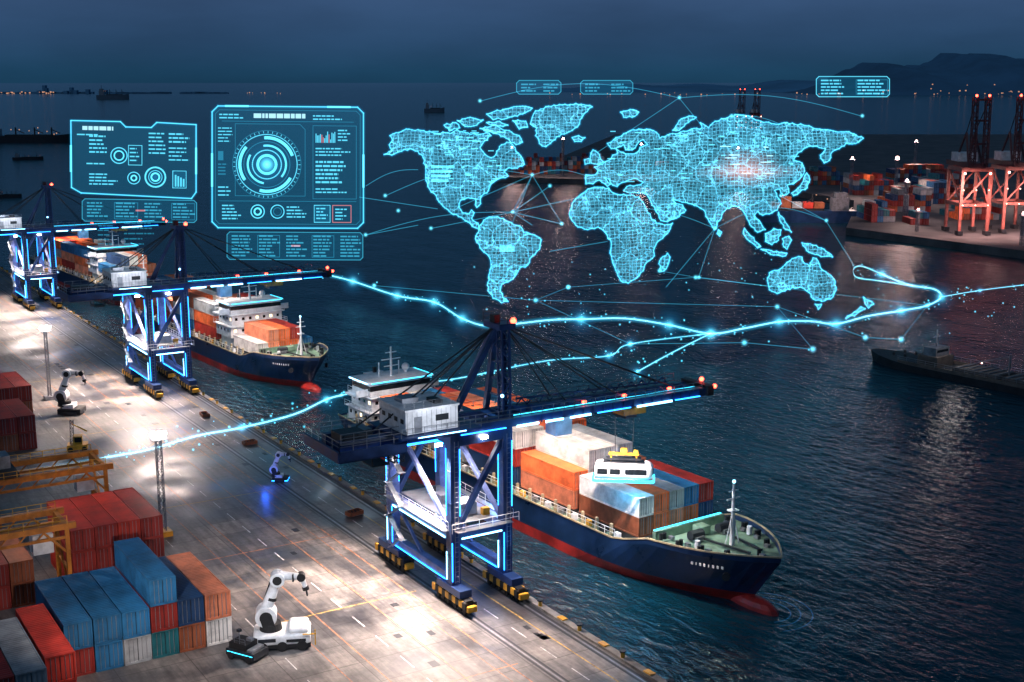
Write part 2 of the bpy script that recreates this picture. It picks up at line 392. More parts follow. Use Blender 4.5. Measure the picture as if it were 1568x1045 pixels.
    b.box((C,1.2,32.5),(2.2,3.6,.7),'navy'); b.rail((C-1.1,-.6,32.9),(C+1.1,-.6,32.9),'dark',.9,1); b.rail((C-1.1,3,32.9),(C+1.1,3,32.9),'dark',.9,1)
    b.sph((C+.9,-.4,33.1),.36,'redl'); b.box((C-.6,1.2,33.3),(.8,1,.9),'dark')
    for zz in range(22,32,2): b.beam((C-.0,0.4,zz),(C,3.4-(zz-22)*.12,zz),.2,.2,'navy')
    b.sph((C-.8,-.7,24.5),.2,'neonw')
    P['apex_frame']=b
    b=MB()
    for y in(-.1,3.5):
        for x in(84,91.5,100): b.cyl((C+.6,1.2,32.4),(x,y,22.3),.09,'dark',n=5)
        for x in(58,62.5): b.cyl((C-.6,1.2,32.4),(x,y,22.3),.1,'dark',n=5)
    P['stay_cables']=b
    b=MB()
    b.b2((60.9,-2.9,22.3),(67.4,3.6,24.9),'white'); b.b2((60.75,-3.05,24.9),(67.55,3.75,25.1),'white')
    for i in range(4): b.box((60.87,-2.1+i*1.5,23.7),(.06,.7,.5),'dark')
    b.box((62.4,-2.93,23.3),(.9,.06,1.8),'steel'); b.box((65.4,-2.93,23.8),(1.6,.06,.7),'dark')
    for i in range(11): b.box((61.1+i*.6,-2.92,23.6),(.04,.03,2.4),'steel')
    b.b2((62,0,25.1),(64,2,25.6),'steel'); b.b2((65,-2,25.1),(66,0,25.5),'dark'); b.rail((60.8,-3,25.1),(67.5,-3,25.1),'steel',.8,1.1,.04)
    P['machinery_house']=b
    b=MB() # led strips
    nz=-.72
    for x0,x1 in((76.5,79.5),(80.5,83),(84,87),(94,99.5)): b.b2((x0,nz-.1,20.5),(x1,nz,20.74),'neonw')
    for x0,x1 in((69,75),(88,93),(100,104)): b.b2((x0,nz-.1,20.6),(x1,nz,20.7),'neon')
    b.b2((76,nz-.1,22.0),(103,nz-.02,22.06),'neonc'); b.b2((54,-.72,20.55),(60,-.64,20.65),'neon')
    b.b2((62,-3.75,22.0),(68,-3.68,22.1),'neonw'); b.b2((61,-.72,20.4),(66,-.62,20.6),'neon')
    for x,y in((A,0),(C,0),(A,F),(C,F)):
        b.b2((x-.58,y-.70,3.2),(x-.48,y-.64,7.9),'neon'); b.b2((x+.48,y-.70,11),(x+.58,y-.64,19),'neon')
        b.b2((x-.70,y+.4,11),(x-.64,y+.5,19),'neon'); b.b2((x-.70,y+.4,3.2),(x-.64,y+.5,6.6),'neonw')
    b.b2((A+.8,-.62,8.1),(C-.8,-.54,8.26),'neonw'); b.b2((A-.62,1,8.1),(A-.54,F-1,8.26),'neonw'); b.b2((C+.54,1,8.1),(C+.62,F-1,8.26),'neon')
    b.b2((C-.62,1,3.0),(C-.55,F-1,3.12),'neon'); b.b2((A-.62,1,3.0),(A-.55,F-1,3.1),'neon'); b.b2((A-.62,1,19.4),(A-.7,F-1,19.52),'neon')
    b.b2((C+.66,-.3,3.2),(C+.72,-.1,5.6),'neonw'); b.b2((A+.9,F-.62,19.5),(C-.9,F-.70,19.62),'neonw')
    for y in(3,7.5,12): b.box(((A+C)/2,y,19.1),(1.4,.5,.25),'lamp')
    for x in(66,72): b.box((x,-.9,20.0),(.8,.3,.3),'lamp')
    P['led_strips']=b
    return {k:v.mesh(k) for k,v in P.items()}
CP=crane_parts()
for i,t0 in enumerate((123,242.5,356)):
    e=empty('ship_to_shore_crane',(0,t0,0))
    for k,me in CP.items(): obj(k,me,e,bev=.04 if (i==0 and k in('portal_frame','machinery_house')) else 0,seg=1)
    pw=(1,1.15,1.2)[i]
    spot((66.5,1,18.9),(60,-7,0),66000*pw,112,parent=e)
    spot((66.5,14,18.9),(59,17,0),78000*pw,100,parent=e)
    spot((66,7,18.9),(61,5,0),60000*pw,105,parent=e)
    spot((71,-3,19.4),(69,-12,0),34000*pw,112,parent=e)
    spot((88,-1.2,19.4),(94,3,0),38000,125,(1,.8,.7),parent=e)
    spot((71.8,7,19),(71.8,7,0),22000*pw,110,parent=e)
    point((66.6,7,11.5),900,(.2,.45,1),parent=e); point((72.2,-2.5,6),400,(.08,.33,1),parent=e)
    point((77.5,6,10),1000,(.15,.4,1),parent=e); point((80,-4,18.5),700,(.08,.38,1),parent=e); point((64,-8,25.5),1500,(.85,.9,1),parent=e); point((94,-4,17.5),500,(.08,.38,1),parent=e)  # white point beside the machinery house is added to brighten it
# ------------------------------------------------------------ ships
def hull_mesh(L,B,dk=4.9,rise=1.5):
    b=MB(); N=40
    def shp(u,lvl):
        st=[.55,.7,.8,.92,.92][lvl]
        s=st+(1-st)*min(1,u/.12)**.6 if u<.12 else 1
        be=[.66,.72,.75,.80,.80][lvl]
        if u>be:
            q=(u-be)/(1-be); s=(1-q**[1.7,1.8,2.1,2.7,2.7][lvl])
        return max(s,.0)
    x0=[5,2.5,1.4,0,0]; x1=[L-6.5,L-5.0,L-3.8,L,L+.12]
    def zz(u,l):
        d=dk+ (rise*min(1,max(0,(u-.8)/.05)) )+ .5*max(0,u-.86)*5
        return [-3,.0,1.5,d,d+(.75 if u>.8 else .3)][l]
    rows=[]
    for l in range(5):
        row=[]
        for i in range(N+1):
            u=i/N; u=1-(1-u)**1.25 if u>.0 else 0
            x=x0[l]+u*(x1[l]-x0[l]); h=B/2*shp(u,l); row.append((x,h,zz(u,l)))
        rows.append(row)
    for sgn in(-1,1):
        for l in range(4):
            vs=[(x,sgn*h,z) for x,h,z in rows[l]]+[(x,sgn*h,z) for x,h,z in rows[l+1]]
            n=N+1; fs=[(i,i+1,n+i+1,n+i) if sgn<0 else (i,n+i,n+i+1,i+1) for i in range(N)]
            b.add(vs,fs,'boot' if l<2 else ('hull'))
    for sgn in(-1,1):
        for i in range(N):
            p=rows[4][i];q=rows[4][i+1]
            b.beam((p[0],sgn*p[1],p[2]),(q[0],sgn*q[1],q[2]),.16,.2,'gold')
    tr=[(rows[l][0][0],-rows[l][0][1],rows[l][0][2]) for l in range(5)]+[(rows[l][0][0],rows[l][0][1],rows[l][0][2]) for l in range(4,-1,-1)]
    b.add(tr,[tuple(range(10))],'hull')
    vs=[]
    for i in range(N+1):
        x,h,z=rows[3][i]; vs+=[(x,-h*.995,z-.02),(x,h*.995,z-.02)]
    b.add(vs,[(2*i,2*i+1,2*i+3,2*i+2) for i in range(N)],'deck')
    b.sph((L-4.2,0,-.1),1.7,'boot',14,8,sx=2.5,sy=.85,sz=.85)
    return b,rows
def make_ship(name,L,B,bow,stern,bays,bridge_x,pal,z=-3,bridge_z=0,tiers=3):
    d=Vector(bow)-Vector(stern); rz=math.atan2(d.y,d.x)
    e=empty(name,(stern[0],stern[1],z),rz)
    b,rows=hull_mesh(L,B); obj('hull',b.mesh('hull'),e)
    b=MB(); dk=4.9
    for x0,h,hf in bays: b.b2((x0-.4,-B/2+1.6,dk),(x0+12.8,B/2-1.6,dk+.9),'dark')
    for sgn in(-1,1):
        b.rail((4,sgn*(B/2-.35),dk+.3),(L*.78,sgn*(B/2-.35),dk+.3),'white',1.0,2.0,.07)
        x=6
        while x<L*.78:
            b.beam((x,sgn*(B/2-1.0),dk),(x,sgn*(B/2-1.0),dk+1.6),.35,.35,'gold'); b.box((x+1.4,sgn*(B/2-.9),dk+.4),(.9,.5,.8),random.choice(['white','steel','yellow','dark'])); x+=3
    fz=dk+1.5+.2
    fx=L-15.5
    b.b2((fx-.6,-B/2+2,dk),(fx,B/2-2,dk+2.4),'deck'); b.b2((fx-.65,-B/2+2.2,dk+2.3),(fx-.4,B/2-2.2,dk+2.5),'neonc')
    for sx,sy in((3.5,-2.4),(3.5,2.4)):
        b.cyl((fx+sx,sy-1,fz+.7),(fx+sx,sy+1,fz+.7),.6,'dark',n=10); b.box((fx+sx,sy,fz+.3),(1.8,1.4,.6),'steel')
        b.beam((fx+sx+1,sy*.8,fz+.3),(L-4,sy*.4,fz+.35),.25,.25,'dark')
    for sx,sy in((1,-6),(1,6),(4,-6),(4,6),(7,-5.2),(7,5.2),(10,-3.6),(10,3.6),(12,0)):
        b.cyl((fx+sx,sy,fz),(fx+sx,sy,fz+.8),.25,'dark',n=8); b.cyl((fx+sx,sy*.9,fz),(fx+sx,sy*.9,fz+.8),.25,'dark',n=8); b.box((fx+sx+.6,sy*.8,fz+.2),(.7,.5,.4),'steel')
    b.box((fx+2,0,fz+.5),(1.6,1.6,1),'deck')
    for q in(-4.5,4.5): b.cyl((fx+6,q,fz),(fx+6,q,fz+1.1),.35,'white',n=8)
    mx=fx+7.4
    b.cyl((mx,0,fz),(mx,0,fz+8.0),.34,'white',.14,n=8); b.beam((mx,-1.1,fz+6),(mx,1.1,fz+6),.15,.15,'white'); b.beam((mx,-.8,fz+7),(mx,.8,fz+7),.12,.12,'white')
    b.box((mx,0,fz+4.5),(.9,1.2,.15),'white'); b.beam((mx,-1.2,fz),(mx,0,fz+4.4),.12,.12,'white'); b.beam((mx,1.2,fz),(mx,0,fz+4.4),.12,.12,'white'); b.sph((mx,0,fz+8.2),.2,'neonw')
    for s in(-1,1): b.cyl((L-5.0,s*3.9,4.4),(L-4.7,s*4.3,4.4),.5,'dark',n=10)
    for k,wd in enumerate((.3,.12,.3,.3,.12,.3,.28,.3)):
        xx=L-8.5+k*.48; hh=B/2*(1-(max(0,(xx/L-.8))/.2)**2.7)
        for s in(-1,1): b.box((xx,s*(hh+.02),5.5),(wd,.10,.32),'white')
    obj('deck_gear',b.mesh('deck_gear'),e)
    b=MB(); bx=bridge_x; z0=dk+bridge_z
    lv=[(8,B-3,2.5),(7.2,B-4,2.5),(6.4,B-4,2.5)][:tiers]
    if bridge_z: b.b2((bx-4,-B/2+2.6,dk),(bx+4,B/2-2.6,z0),'white')
    zc=z0
    for i,(lx,ly,h) in enumerate(lv):
        b.b2((bx-lx/2,-ly/2,zc),(bx+lx/2,ly/2,zc+h-.12),'white'); b.b2((bx-lx/2-.5,-ly/2-.5,zc+h-.12),(bx+lx/2+.5,ly/2+.5,zc+h),'white')
        if i<len(lv)-1:
            n=int(ly/1.7)
            for s in(-1,1):
                for k in range(n):
                    y=-ly/2+1+k*(ly-2)/(n-1); b.box((bx+s*(lx/2+.005),y,zc+1.5),(.05,.6,.6),'winl' if random.random()<.2 else 'glass')
                for k in range(4): b.box((bx-lx/2+1+k*1.8,s*(ly/2+.005),zc+1.5),(.6,.05,.6),'winl' if random.random()<.25 else 'glass')
            b.rail((bx+lx/2+.45,-ly/2-.45,zc+h),(bx+lx/2+.45,ly/2+.45,zc+h),'white',.9,1.5,.05)
            for s in(-1,1): b.rail((bx-lx/2-.45,s*(ly/2+.45),zc+h),(bx+lx/2+.45,s*(ly/2+.45),zc+h),'white',.9,1.5,.05)
        else:
            b.b2((bx-lx/2-.03,-ly/2-.03,zc+1.0),(bx+lx/2+.03,ly/2+.03,zc+1.9),'glass')
        zc+=h
    b.b2((bx-1.6,-B/2-.3,zc-2.4),(bx+2.4,B/2+.3,zc-2.1),'white'); b.b2((bx+2.2,-B/2-.3,zc-2.1),(bx+2.4,B/2+.3,zc-1.2),'white')
    b.b2((bx+lx/2+.5,-ly/2,zc-.1),(bx+lx/2+.6,ly/2,zc+.05),'neonc'); b.b2((bx-lx/2,-ly/2-.62,zc-.1),(bx+lx/2,-ly/2-.52,zc+.05),'neonw'); b.b2((bx-lx/2,ly/2+.52,zc-.1),(bx+lx/2,ly/2+.62,zc+.05),'neonc')
    b.cyl((bx,0,zc),(bx,0,zc+5.2),.26,'white',.12,n=8)
    for q,ww in((1.8,1.4),(3.0,1.9),(4.2,1.1)): b.beam((bx,-ww,zc+q),(bx,ww,zc+q),.14,.14,'white')
    for y in(-2,2): b.cyl((bx-.8,y,zc),(bx-.8,y,zc+2.4),.1,'white',n=6)
    b.sph((bx-1,3.5,zc+1),.7,'white',12,8); b.cyl((bx-1,3.5,zc),(bx-1,3.5,zc+.6),.3,'white')
    b.b2((bx-6.8,-1.8,z0),(bx-4.6,1.8,z0+7),'white'); b.b2((bx-6.9,-1.9,z0+5),(bx-4.5,1.9,z0+6.3),'hull'); b.cyl((bx-5.9,0,z0+7),(bx-5.9,0,z0+8),.4,'dark')
    obj('superstructure',b.mesh('superstructure'),e)
    point((bx+lx/2+3,-B/2-1,zc+1.5),700,(.7,.85,1),parent=e)
    point((bx-3,-B/2-3,zc),600,(.8,.9,1),parent=e)
    point((fx+5,0,fz+6),600,(.85,1,.85),.4,parent=e)
    W=2.62
    for x0,h,hf in bays:
        for c in range(5):
            hh=h+ (hf[c] if hf else random.choice([0,0,0,-1]))
            for k in range(hh):
                obj('container',container_mesh(pal(c,k)),e,(x0+6.2,(c-2)*(W)+0,dk+.95+k*2.62),math.pi/2,scale=1.0)
    return e
wt=lambda ws:(lambda c,k: random.choices([a for a,_ in ws],[b_ for _,b_ in ws])[0])
pal1=wt([('orange',6),('salmon',3),('white',3),('grey',2),('red',3),('brown',1),('dblue',2),('blue',2)])
random.seed(12)
make_ship('container_ship',98,16,(103.2,105.5),(97.0,203.5),[(67.5,2,[0,0,0,0,0]),(54,3,[-1,0,0,0,-1]),(40.5,3,[0,0,0,0,0]),(27,3,[-1,0,0,0,0]),(13.5,2,[0,0,0,0,0])],6.2,pal1)
random.seed(5)
make_ship('container_ship',97,16,(101.8,239),(94.8,336),[(69,2,[-1,0,0,0,-1]),(47,3,None),(34,3,[0,0,0,-1,-1]),(21,3,None),(8,3,None)],64,pal1,bridge_z=2.6)
random.seed(6)
make_ship('container_ship',97,16,(101.3,352),(94.3,449),[(69,3,[-1,0,0,0,-1]),(47,3,None),(34,3,None),(21,3,None),(8,3,None)],64,pal1,bridge_z=2.6)
for y,pw in((142,34000),(162,26000),(185,16000),(258,24000),(280,24000),(310,24000),(375,24000),(420,24000)): spot((90,y,18.5),(97,y-2,0),pw,130,(1,.8,.68),r=1,name='ship_deck_fill_light')  # added spots without fixtures, brighten decks and container tops
# ------------------------------------------------------------ suspended pod
e=empty('suspended_cargo_pod',(94,124.8,10.8),R(-38))
b=MB(); b.b2((-3.7,-1.4,0),(3.7,1.4,2.1),'white'); obj('body',b.mesh('body',False),e,bev=.75,seg=5)
b=MB()
b.b2((-3.3,-1.46,.8),(-2.0,1.46,1.5),'glass'); b.b2((-1.7,-1.46,.8),(-.4,1.46,1.5),'glass'); b.b2((.2,-1.46,.8),(2.9,1.46,1.5),'glass'); b.b2((3.5,-.9,.7),(3.76,.9,1.5),'glass'); b.b2((-3.76,-.9,.7),(-3.5,.9,1.5),'glass'); b.b2((-2.6,-.8,2.08),(2.6,.8,2.2),'dark')
obj('windows',b.mesh('windows'),e,bev=.05)
b=MB()
for s in(-1,1): b.b2((-3.5,s*1.55-.1,-.2),(3.5,s*1.55+.1,.12),'neonc'); b.b2((s*3.85-.1,-1.2,-.2),(s*3.85+.1,1.2,.12),'neonc'); b.beam((s*3.5,-1.55,-.04),(s*3.85,-1.2,-.04),.2,.32,'neonc'); b.beam((s*3.5,1.55,-.04),(s*3.85,1.2,-.04),.2,.32,'neonc')
obj('led_strip',b.mesh('led_strip'),e)
b=MB(); b.b2((-2.2,-.5,2.4),(2.2,.5,2.6),'dark'); b.b2((-1.9,-.3,3.0),(1.9,.3,3.25),'yellow'); b.b2((-.4,-.4,3.25),(.4,.4,3.8),'yellow'); b.b2((1.2,-.3,3.2),(1.8,.3,3.6),'yellow')
for x in(-1.6,1.6): b.beam((x,0,2.1),(x,0,3.1),.2,.2,'yellow')
for x in(-1.2,1.2): b.cyl((x*.9,0,3.2),(x,0,9.0),.05,'dark',n=5)
obj('spreader',b.mesh('spreader'),e)
point((94,124,9.8),1200,(.06,.5,1),1.0); point((91,120,15),700,(.9,.95,1),.5)
# ------------------------------------------------------------ robot arms
def robot(loc,scale=1,vehicle=True,rz=-YAW,glow=False,flip=1):
    e=empty('robot_arm',loc,rz,scale)
    b=MB(); z0=0
    if vehicle:
        b.b2((-2.8,-1.7,.55),(2.8,1.7,1.7),'white'); b.b2((.6,-1.5,1.5),(2.6,1.5,2.2),'white')
        obj('vehicle_body',b.mesh('vehicle_body'),e,bev=.42,seg=4)
        b=MB(); b.b2((-2.75,-1.6,.25),(2.75,1.6,.7),'black')
        for x in(-1.9,0,1.9):
            for y in(-1.55,1.55): b.cyl((x,y-.25,.5),(x,y+.25,.5),.5,'black',n=16)
        b.b2((.4,-1.74,.9),(2.3,-1.68,1.2),'glass'); b.b2((2.78,-1,.9),(2.84,1,1.4),'glass'); b.b2((-2.3,-1.74,1.0),(-.6,-1.69,1.35),'dark')
        b.b2((2.0,-2.0,1.7),(3.3,-1.9,1.8),'yellow'); b.beam((3.2,-1.95,.6),(3.2,-1.95,2.2),.1,.1,'yellow')
        obj('chassis',b.mesh('chassis'),e); z0=1.6
    else:
        b.cyl((0,0,0),(0,0,.5),2.0,'dark',n=20); b.b2((-1.9,-1.5,.1),(1.9,1.5,1.0),'black'); b.b2((-1.2,-1.1,1.0),(.6,1.1,1.7),'white')
        if glow: b.b2((-1.95,-1.56,.3),(1.95,-1.5,.5),'neon'); b.b2((-1.95,1.5,.3),(1.95,1.56,.5),'neon'); b.b2((1.9,-1.5,.3),(1.96,1.5,.5),'neon')
        obj('pedestal',b.mesh('pedestal'),e,bev=.08); z0=1.4
    b=MB()
    S=Vector((-1.5,0,z0+1.6));E=Vector((-.3*flip,0,z0+5.3));Wp=Vector((2.0,0,z0+5.35));T=Vector((2.35,0,z0+4.3))
    b.cyl((-1.1,0,z0-.1),(-1.1,0,z0+.8),1.15,'black',1.0,n=24)
    b.cyl((S.x,-.9,S.z),(S.x,.9,S.z),1.05,'white',n=24); b.cyl((S.x,-1.0,S.z),(S.x,1.0,S.z),.62,'black',n=20)
    b.beam((-1.2,-.75,z0+.5),(S.x,-.75,S.z),.4,1.2,'black'); b.beam((-1.2,.75,z0+.5),(S.x,.75,S.z),.4,1.2,'black')
    b.cyl(S+Vector((0,0,.5)),E,.62,'white',.42,n=16); b.cyl(S.lerp(E,.42),S.lerp(E,.5),.60,'black',.57,n=16)
    b.cyl((E.x,-.7,E.z),(E.x,.7,E.z),.72,'white',n=20); b.cyl((E.x,-.78,E.z),(E.x,.78,E.z),.45,'black',n=16)
    b.cyl(E+Vector((.2,0,.25)),Wp,.5,'white',.3,n=16); b.cyl(E.lerp(Wp,.62),E.lerp(Wp,.7),.47,'black',.45,n=16)
    b.cyl((Wp.x,-.42,Wp.z),(Wp.x,.42,Wp.z),.42,'black',n=16); b.cyl(Wp,T,.3,'white',.24,n=12); b.cyl(T,T+Vector((.1,0,-.35)),.34,'black',n=12)
    for s in(-1,1): b.beam(T+Vector((.1,s*.2,-.3)),T+Vector((.2,s*.3,-.9)),.12,.14,'dark')
    b.cyl(S+Vector((-.3,.5,.9)),E+Vector((-.6,.5,-.2)),.1,'black',n=8)
    obj('arm',b.mesh('arm'),e,bev=.05)
    return e
robot((47.3,123.6,0),1.1,True,-YAW+.15)
robot((51.6,237.3,0),1.12,False)
robot((69.0,178.6,0),.62,False,-YAW,True); point((65.5,176,1.6),420,(.02,.12,1),.3)
robot((73.0,131.2,9.6),.35,False,-YAW)
spot((44,112,15),(47,124,2),8000,60,(.9,.93,1),r=.4)
spot((28,112,17),(34,132,4),16000,100,(1,.82,.72),r=.6,name='yard_fill_light'); spot((24,160,18),(36,152,8),9000,110,(1,.82,.72),r=.6,name='yard_fill_light')  # both yard spots are added to light the containers, no fixtures
b=MB(); b.b2((-1.9,-1.2,.35),(1.9,1.2,1.1),'dark'); b.b2((-1.6,-1,1.1),(.6,1,1.8),'black'); b.b2((.8,-1,1.1),(1.5,1,1.35),'steel')
for x in(-1.2,1.2):
    for y in(-1.15,1.15): b.cyl((x,y-.2,.42),(x,y+.2,.42),.42,'black',n=14)
b.b2((-1.7,-1.26,.78),(1.7,-1.2,.84),'neonc'); b.cyl((-1,0,1.8),(-1,0,2.8),.06,'steel'); b.box((-1,0,2.8),(.4,.4,.3),'dark'); b.box((.2,.3,1.95),(.7,.5,.3),'steel'); b.rail((-1.6,-.98,1.8),(.6,-.98,1.8),'steel',.6,.7,.04)
obj('automated_guided_vehicle',b.mesh('agv'),loc=(42.9,122.6,0),rz=-YAW-.5,bev=.06)
b=MB(); b.b2((-1.6,-1.1,.4),(1.6,1.1,1.2),'yellow'); b.b2((-.6,-.8,1.2),(.8,.8,2.6),'yellow'); b.b2((-.4,-.84,1.6),(.7,.84,2.4),'glass'); b.lattice((-.9,0,1.2),(-.7,0,5.2),.5,'dark',6,.08); b.beam((-.7,0,4.6),(1.6,0,3.2),.18,.18,'yellow')
for x in(-1.1,1.1):
    for y in(-1.1,1.1): b.cyl((x,y-.2,.45),(x,y+.2,.45),.45,'black',n=12)
obj('yellow_forklift',b.mesh('forklift'),loc=(46.6,211.8,0),rz=-.3)
# ------------------------------------------------------------ light masts
def mast(loc,h,pw,base='yellow',wd=.7):
    e=empty('light_mast',loc); b=MB(); b.lattice((0,0,.6),(0,0,h-.5),wd,'steel',int(h),.09)
    b.b2((-1.0,-1.0,0),(1.0,1.0,.7),base); b.box((0,0,h-.5),(1.8,1.8,.12),'steel'); b.rail((-.9,-.9,h-.4),(.9,-.9,h-.4),'steel',.5,.6,.05)
    for a in range(6):
        t=a*math.pi/3; b.box((.85*math.cos(t),.85*math.sin(t),h+.1),(.45,.45,.4),'lamp',t)
    obj('mast',b.mesh('mast'),e)
    if pw: spot((0,0,h+.6),(0,0,0),pw,155,(1,.84,.74),e)
mast((46.5,164.2,0),14,8000); mast((50.5,250.2,0),14,20000,'steel',.5); mast((46,330,0),14,24000,'steel',.5)
# ------------------------------------------------------------ yellow gantries
def gantry(x0,x1,y0,y1,h,name='yard_gantry_crane'):
    b=MB()
    for y in(y0,y1):
        for x in(x0,x1):
            b.beam((x,y,1),(x,y,h),.45,.5,'orange'); b.box((x,y,.6),(1,2,1.0),'black')
        b.beam((x0-1,y,h),(x1+1,y,h),.6,.7,'orange'); b.rail((x0,y-.5,h+.3),(x1,y-.5,h+.3),'yellow',1,1.5,.07)
        b.beam((x0-1,y,h-1.3),(x1,y,h-1.3),.3,.3,'orange')
        for k in range(int((x1-x0)/2)): b.beam((x0+k*2,y,h-1.3),(x0+k*2+1,y,h-.3),.15,.15,'orange')
        b.beam((x1-2.5,y,h-.4),(x1,y,h-3.2),.25,.25,'orange')
    for x in(x0,x1):
        b.beam((x,y0,h-.2),(x,y1,h-.2),.5,.7,'orange'); b.beam((x,y0,1.6),(x,y1,1.6),.5,.6,'orange'); b.beam((x,y0,1.6),(x,y1,h-.4),.2,.2,'orange')
        b.beam((x,y0,h*.55),(x,y1,h*.55),.3,.3,'orange')
    xm=(x0+x1)/2+3; b.b2((xm-2,y0-.5,h+.5),(xm+2,y1+.5,h+1),'dark'); b.b2((xm-1.5,(y0+y1)/2-1.5,h+1),(xm+1.5,(y0+y1)/2+1.5,h+2.6),'steel')
    b.b2((x1-3.6,y0+.4,h-3),(x1-1.4,y0+2.4,h-.8),'white')
    obj(name,b.mesh(name))
gantry(8,39.2,163.5,171,11); gantry(0,29.3,141.5,147.2,11.5)
# ------------------------------------------------------------ barge
b=MB(); NB=16; hs=[]
for i in range(NB+1):
    u=i/NB; hs.append((-34+68*u,5*(1 if u<.85 else 1-((u-.85)/.15)**2*.75),1.6+(.9*max(0,u-.8)*5)))
n=NB+1; vs=[(x*.97,-h*.85,-1) for x,h,q in hs]+[(x,-h,q) for x,h,q in hs]+[(x,h,q) for x,h,q in hs]+[(x*.97,h*.85,-1) for x,h,q in hs]
fs=[(k*n+i,k*n+i+1,(k+1)*n+i+1,(k+1)*n+i) for k in range(3) for i in range(NB)]+[(0,n,2*n,3*n),(NB,3*n+NB,2*n+NB,n+NB)]
M['bargeh']=paint('barge_hull',(.03,.035,.045),.6); M['barged']=paint('barge_deck',(.12,.10,.09),.7)
b.add(vs,fs,'bargeh')
for s in(-1,1): b.b2((-33,s*4.6-.1,1.6),(24,s*4.6+.1,2.3),'barged'); b.rail((-32,s*4.8,2.3),(24,s*4.8,2.3),'steel',.9,2.4,.07)
for x0,x1 in((-24,-13),(-12,-1),(0,11)):
    b.b2((x0,-3.4,1.6),(x1,3.4,2.7),'barged')
    for k in range(6): b.b2((x0+.4+k*1.8,-3.5,2.7),(x0+.7+k*1.8,3.5,2.95),'steel')
b.cyl((-12.5,0,1.6),(-12.5,0,8),.25,'steel'); b.beam((-12.5,0,7.6),(-4,0,4),.25,.25,'steel'); b.cyl((-.5,0,1.6),(-.5,0,7),.2,'steel'); b.beam((-.5,0,6.6),(7,0,4),.22,.22,'steel')
b.b2((15,-3,1.6),(20,3,4.0),'barged'); b.b2((15.8,-2.4,4),(19,2.4,5.8),'steel'); b.b2((15.76,-2,4.8),(19.04,2,5.4),'glass'); b.cyl((17.5,0,5.8),(17.5,0,9.5),.12,'steel'); b.beam((17.5,-1.3,8),(17.5,1.3,8),.1,.1,'steel')
b.b2((-31,-3,1.6),(-27,3,3.6),'barged'); b.cyl((-29,0,3.6),(-29,0,5),.5,'dark')
for x in(24,27): b.cyl((x,-2,2.5),(x,-2,3.2),.3,'dark'); b.cyl((x,2,2.5),(x,2,3.2),.3,'dark')
for x in(-22,-5,9,18): b.box((x,-4.6,2.9),(.22,.22,.22),'warm')
obj('cargo_barge',b.mesh('barge'),loc=(226.5,168,-3),rz=R(95))
point((224,180,8),1500,(.9,.8,.75),1)
# ------------------------------------------------------------ right terminal
b=MB()
poly=[c2w(*p) for p in[(140,535),(185,460),(262,338),(700,300),(900,1500),(120,1500),(40,1050),(-20,1000),(-20,830),(60,800),(150,740),(176,660),(160,600)]]
vs=[(p.x,p.y,0) for p in poly]+[(p.x,p.y,-8) for p in poly]; n=len(poly)
b.add(vs,[tuple(range(n))]+[(i,n+i,n+(i+1)%n,(i+1)%n) for i in range(n)],'conc_t')
obj('terminal_ground',b.mesh('terminal_ground'))
random.seed(3)
tp=['red','orange','blue','brown','white','maroon','grey','teal','dblue','maroon']
def tstack(X,Y,cols,rows,h,rz=-YAW):
    p=c2w(X,Y); stack('container_stack',0,0,cols,rows,h,tp,1.0,rz=rz,loc=(p.x,p.y,0),hf=lambda c,r:max(1,h-random.choice([0,0,1,1,2])))
for X,Y,c,r,h in((156,555,4,2,3),(170,545,3,1,2),(178,600,7,2,4),(197,565,8,2,3),(205,640,9,2,4),(184,690,8,2,4),(225,700,10,2,4),(225,545,8,1,3),(250,600,10,2,4),(165,760,12,1,4),(230,780,14,1,4),(0,850,12,1,4),(38,860,12,1,4),(80,850,10,1,3),(120,820,10,1,4),(10,900,20,1,4),(232,480,6,1,3),(255,430,8,1,3),(222,510,7,1,3),(250,505,8,1,3),(238,455,5,1,2)):
    tstack(X,Y,c,r,h)
M['reddk']=paint('crane_dark_red',(.12,.035,.04),.5)
fcm=None
def far_crane(X,Y,scale=1,rz=-YAW):
    global fcm
    if not fcm:
        b=MB()
        for x in(-5.5,5.5):
            for y in(-8,8):
                b.beam((x,y,0),(x,y,26),1.1,1.1,'tcrane'); b.box((x,y,1),(2,4,1.6),'dark')
            b.beam((x,-8,26),(x,8,26),1.2,1.5,'tcrane'); b.beam((x,-8,12),(x,8,12),.9,1.1,'tcrane'); b.beam((x,-8,12.5),(x,8,25.5),.6,.6,'tcrane')
            b.lattice((x*.45,-9,27),(x*.45,-8,54),1.8,'reddk',12,.35)
            b.beam((x*.5,-6,27),(x*.3,2,40),.7,.7,'reddk'); b.beam((x*.5,10,27),(x*.3,2,40),.6,.6,'reddk'); b.cyl((x*.3,2,40),(x*.45,-8,52),.2,'dark',n=5)
        for y in(-8,8): b.beam((-5.5,y,26),(5.5,y,26),1.2,1.5,'tcrane'); b.beam((-5.5,y,12),(5.5,y,12),.9,1.1,'tcrane'); b.beam((-5.5,y,12.5),(5.5,y,25.5),.6,.6,'tcrane')
        b.b2((-3,-9,26.5),(3,20,28.5),'reddk'); b.b2((-4,3,28.5),(4,11,32),'white')
        for z_ in(36,45,53): b.beam((-2.5,-8.6,z_),(2.5,-8.6,z_),.8,.8,'reddk')
        for x in(-5,5): b.sph((x,-9.2,24.5),.5,'warm'); b.sph((x*.5,-9,54.6),.5,'redl')
        for x in(-5,0,5):
            for zz in(12,18): b.sph((x,-8.9,zz),.25,'warm')
        fcm=b.mesh('far_crane')
    p=c2w(X,Y); o=obj('quay_gantry_crane',fcm,loc=p,rz=rz,scale=scale); return o
far_crane(183,515); far_crane(203,522); far_crane(246,1400,.95); far_crane(262,1400,.95)
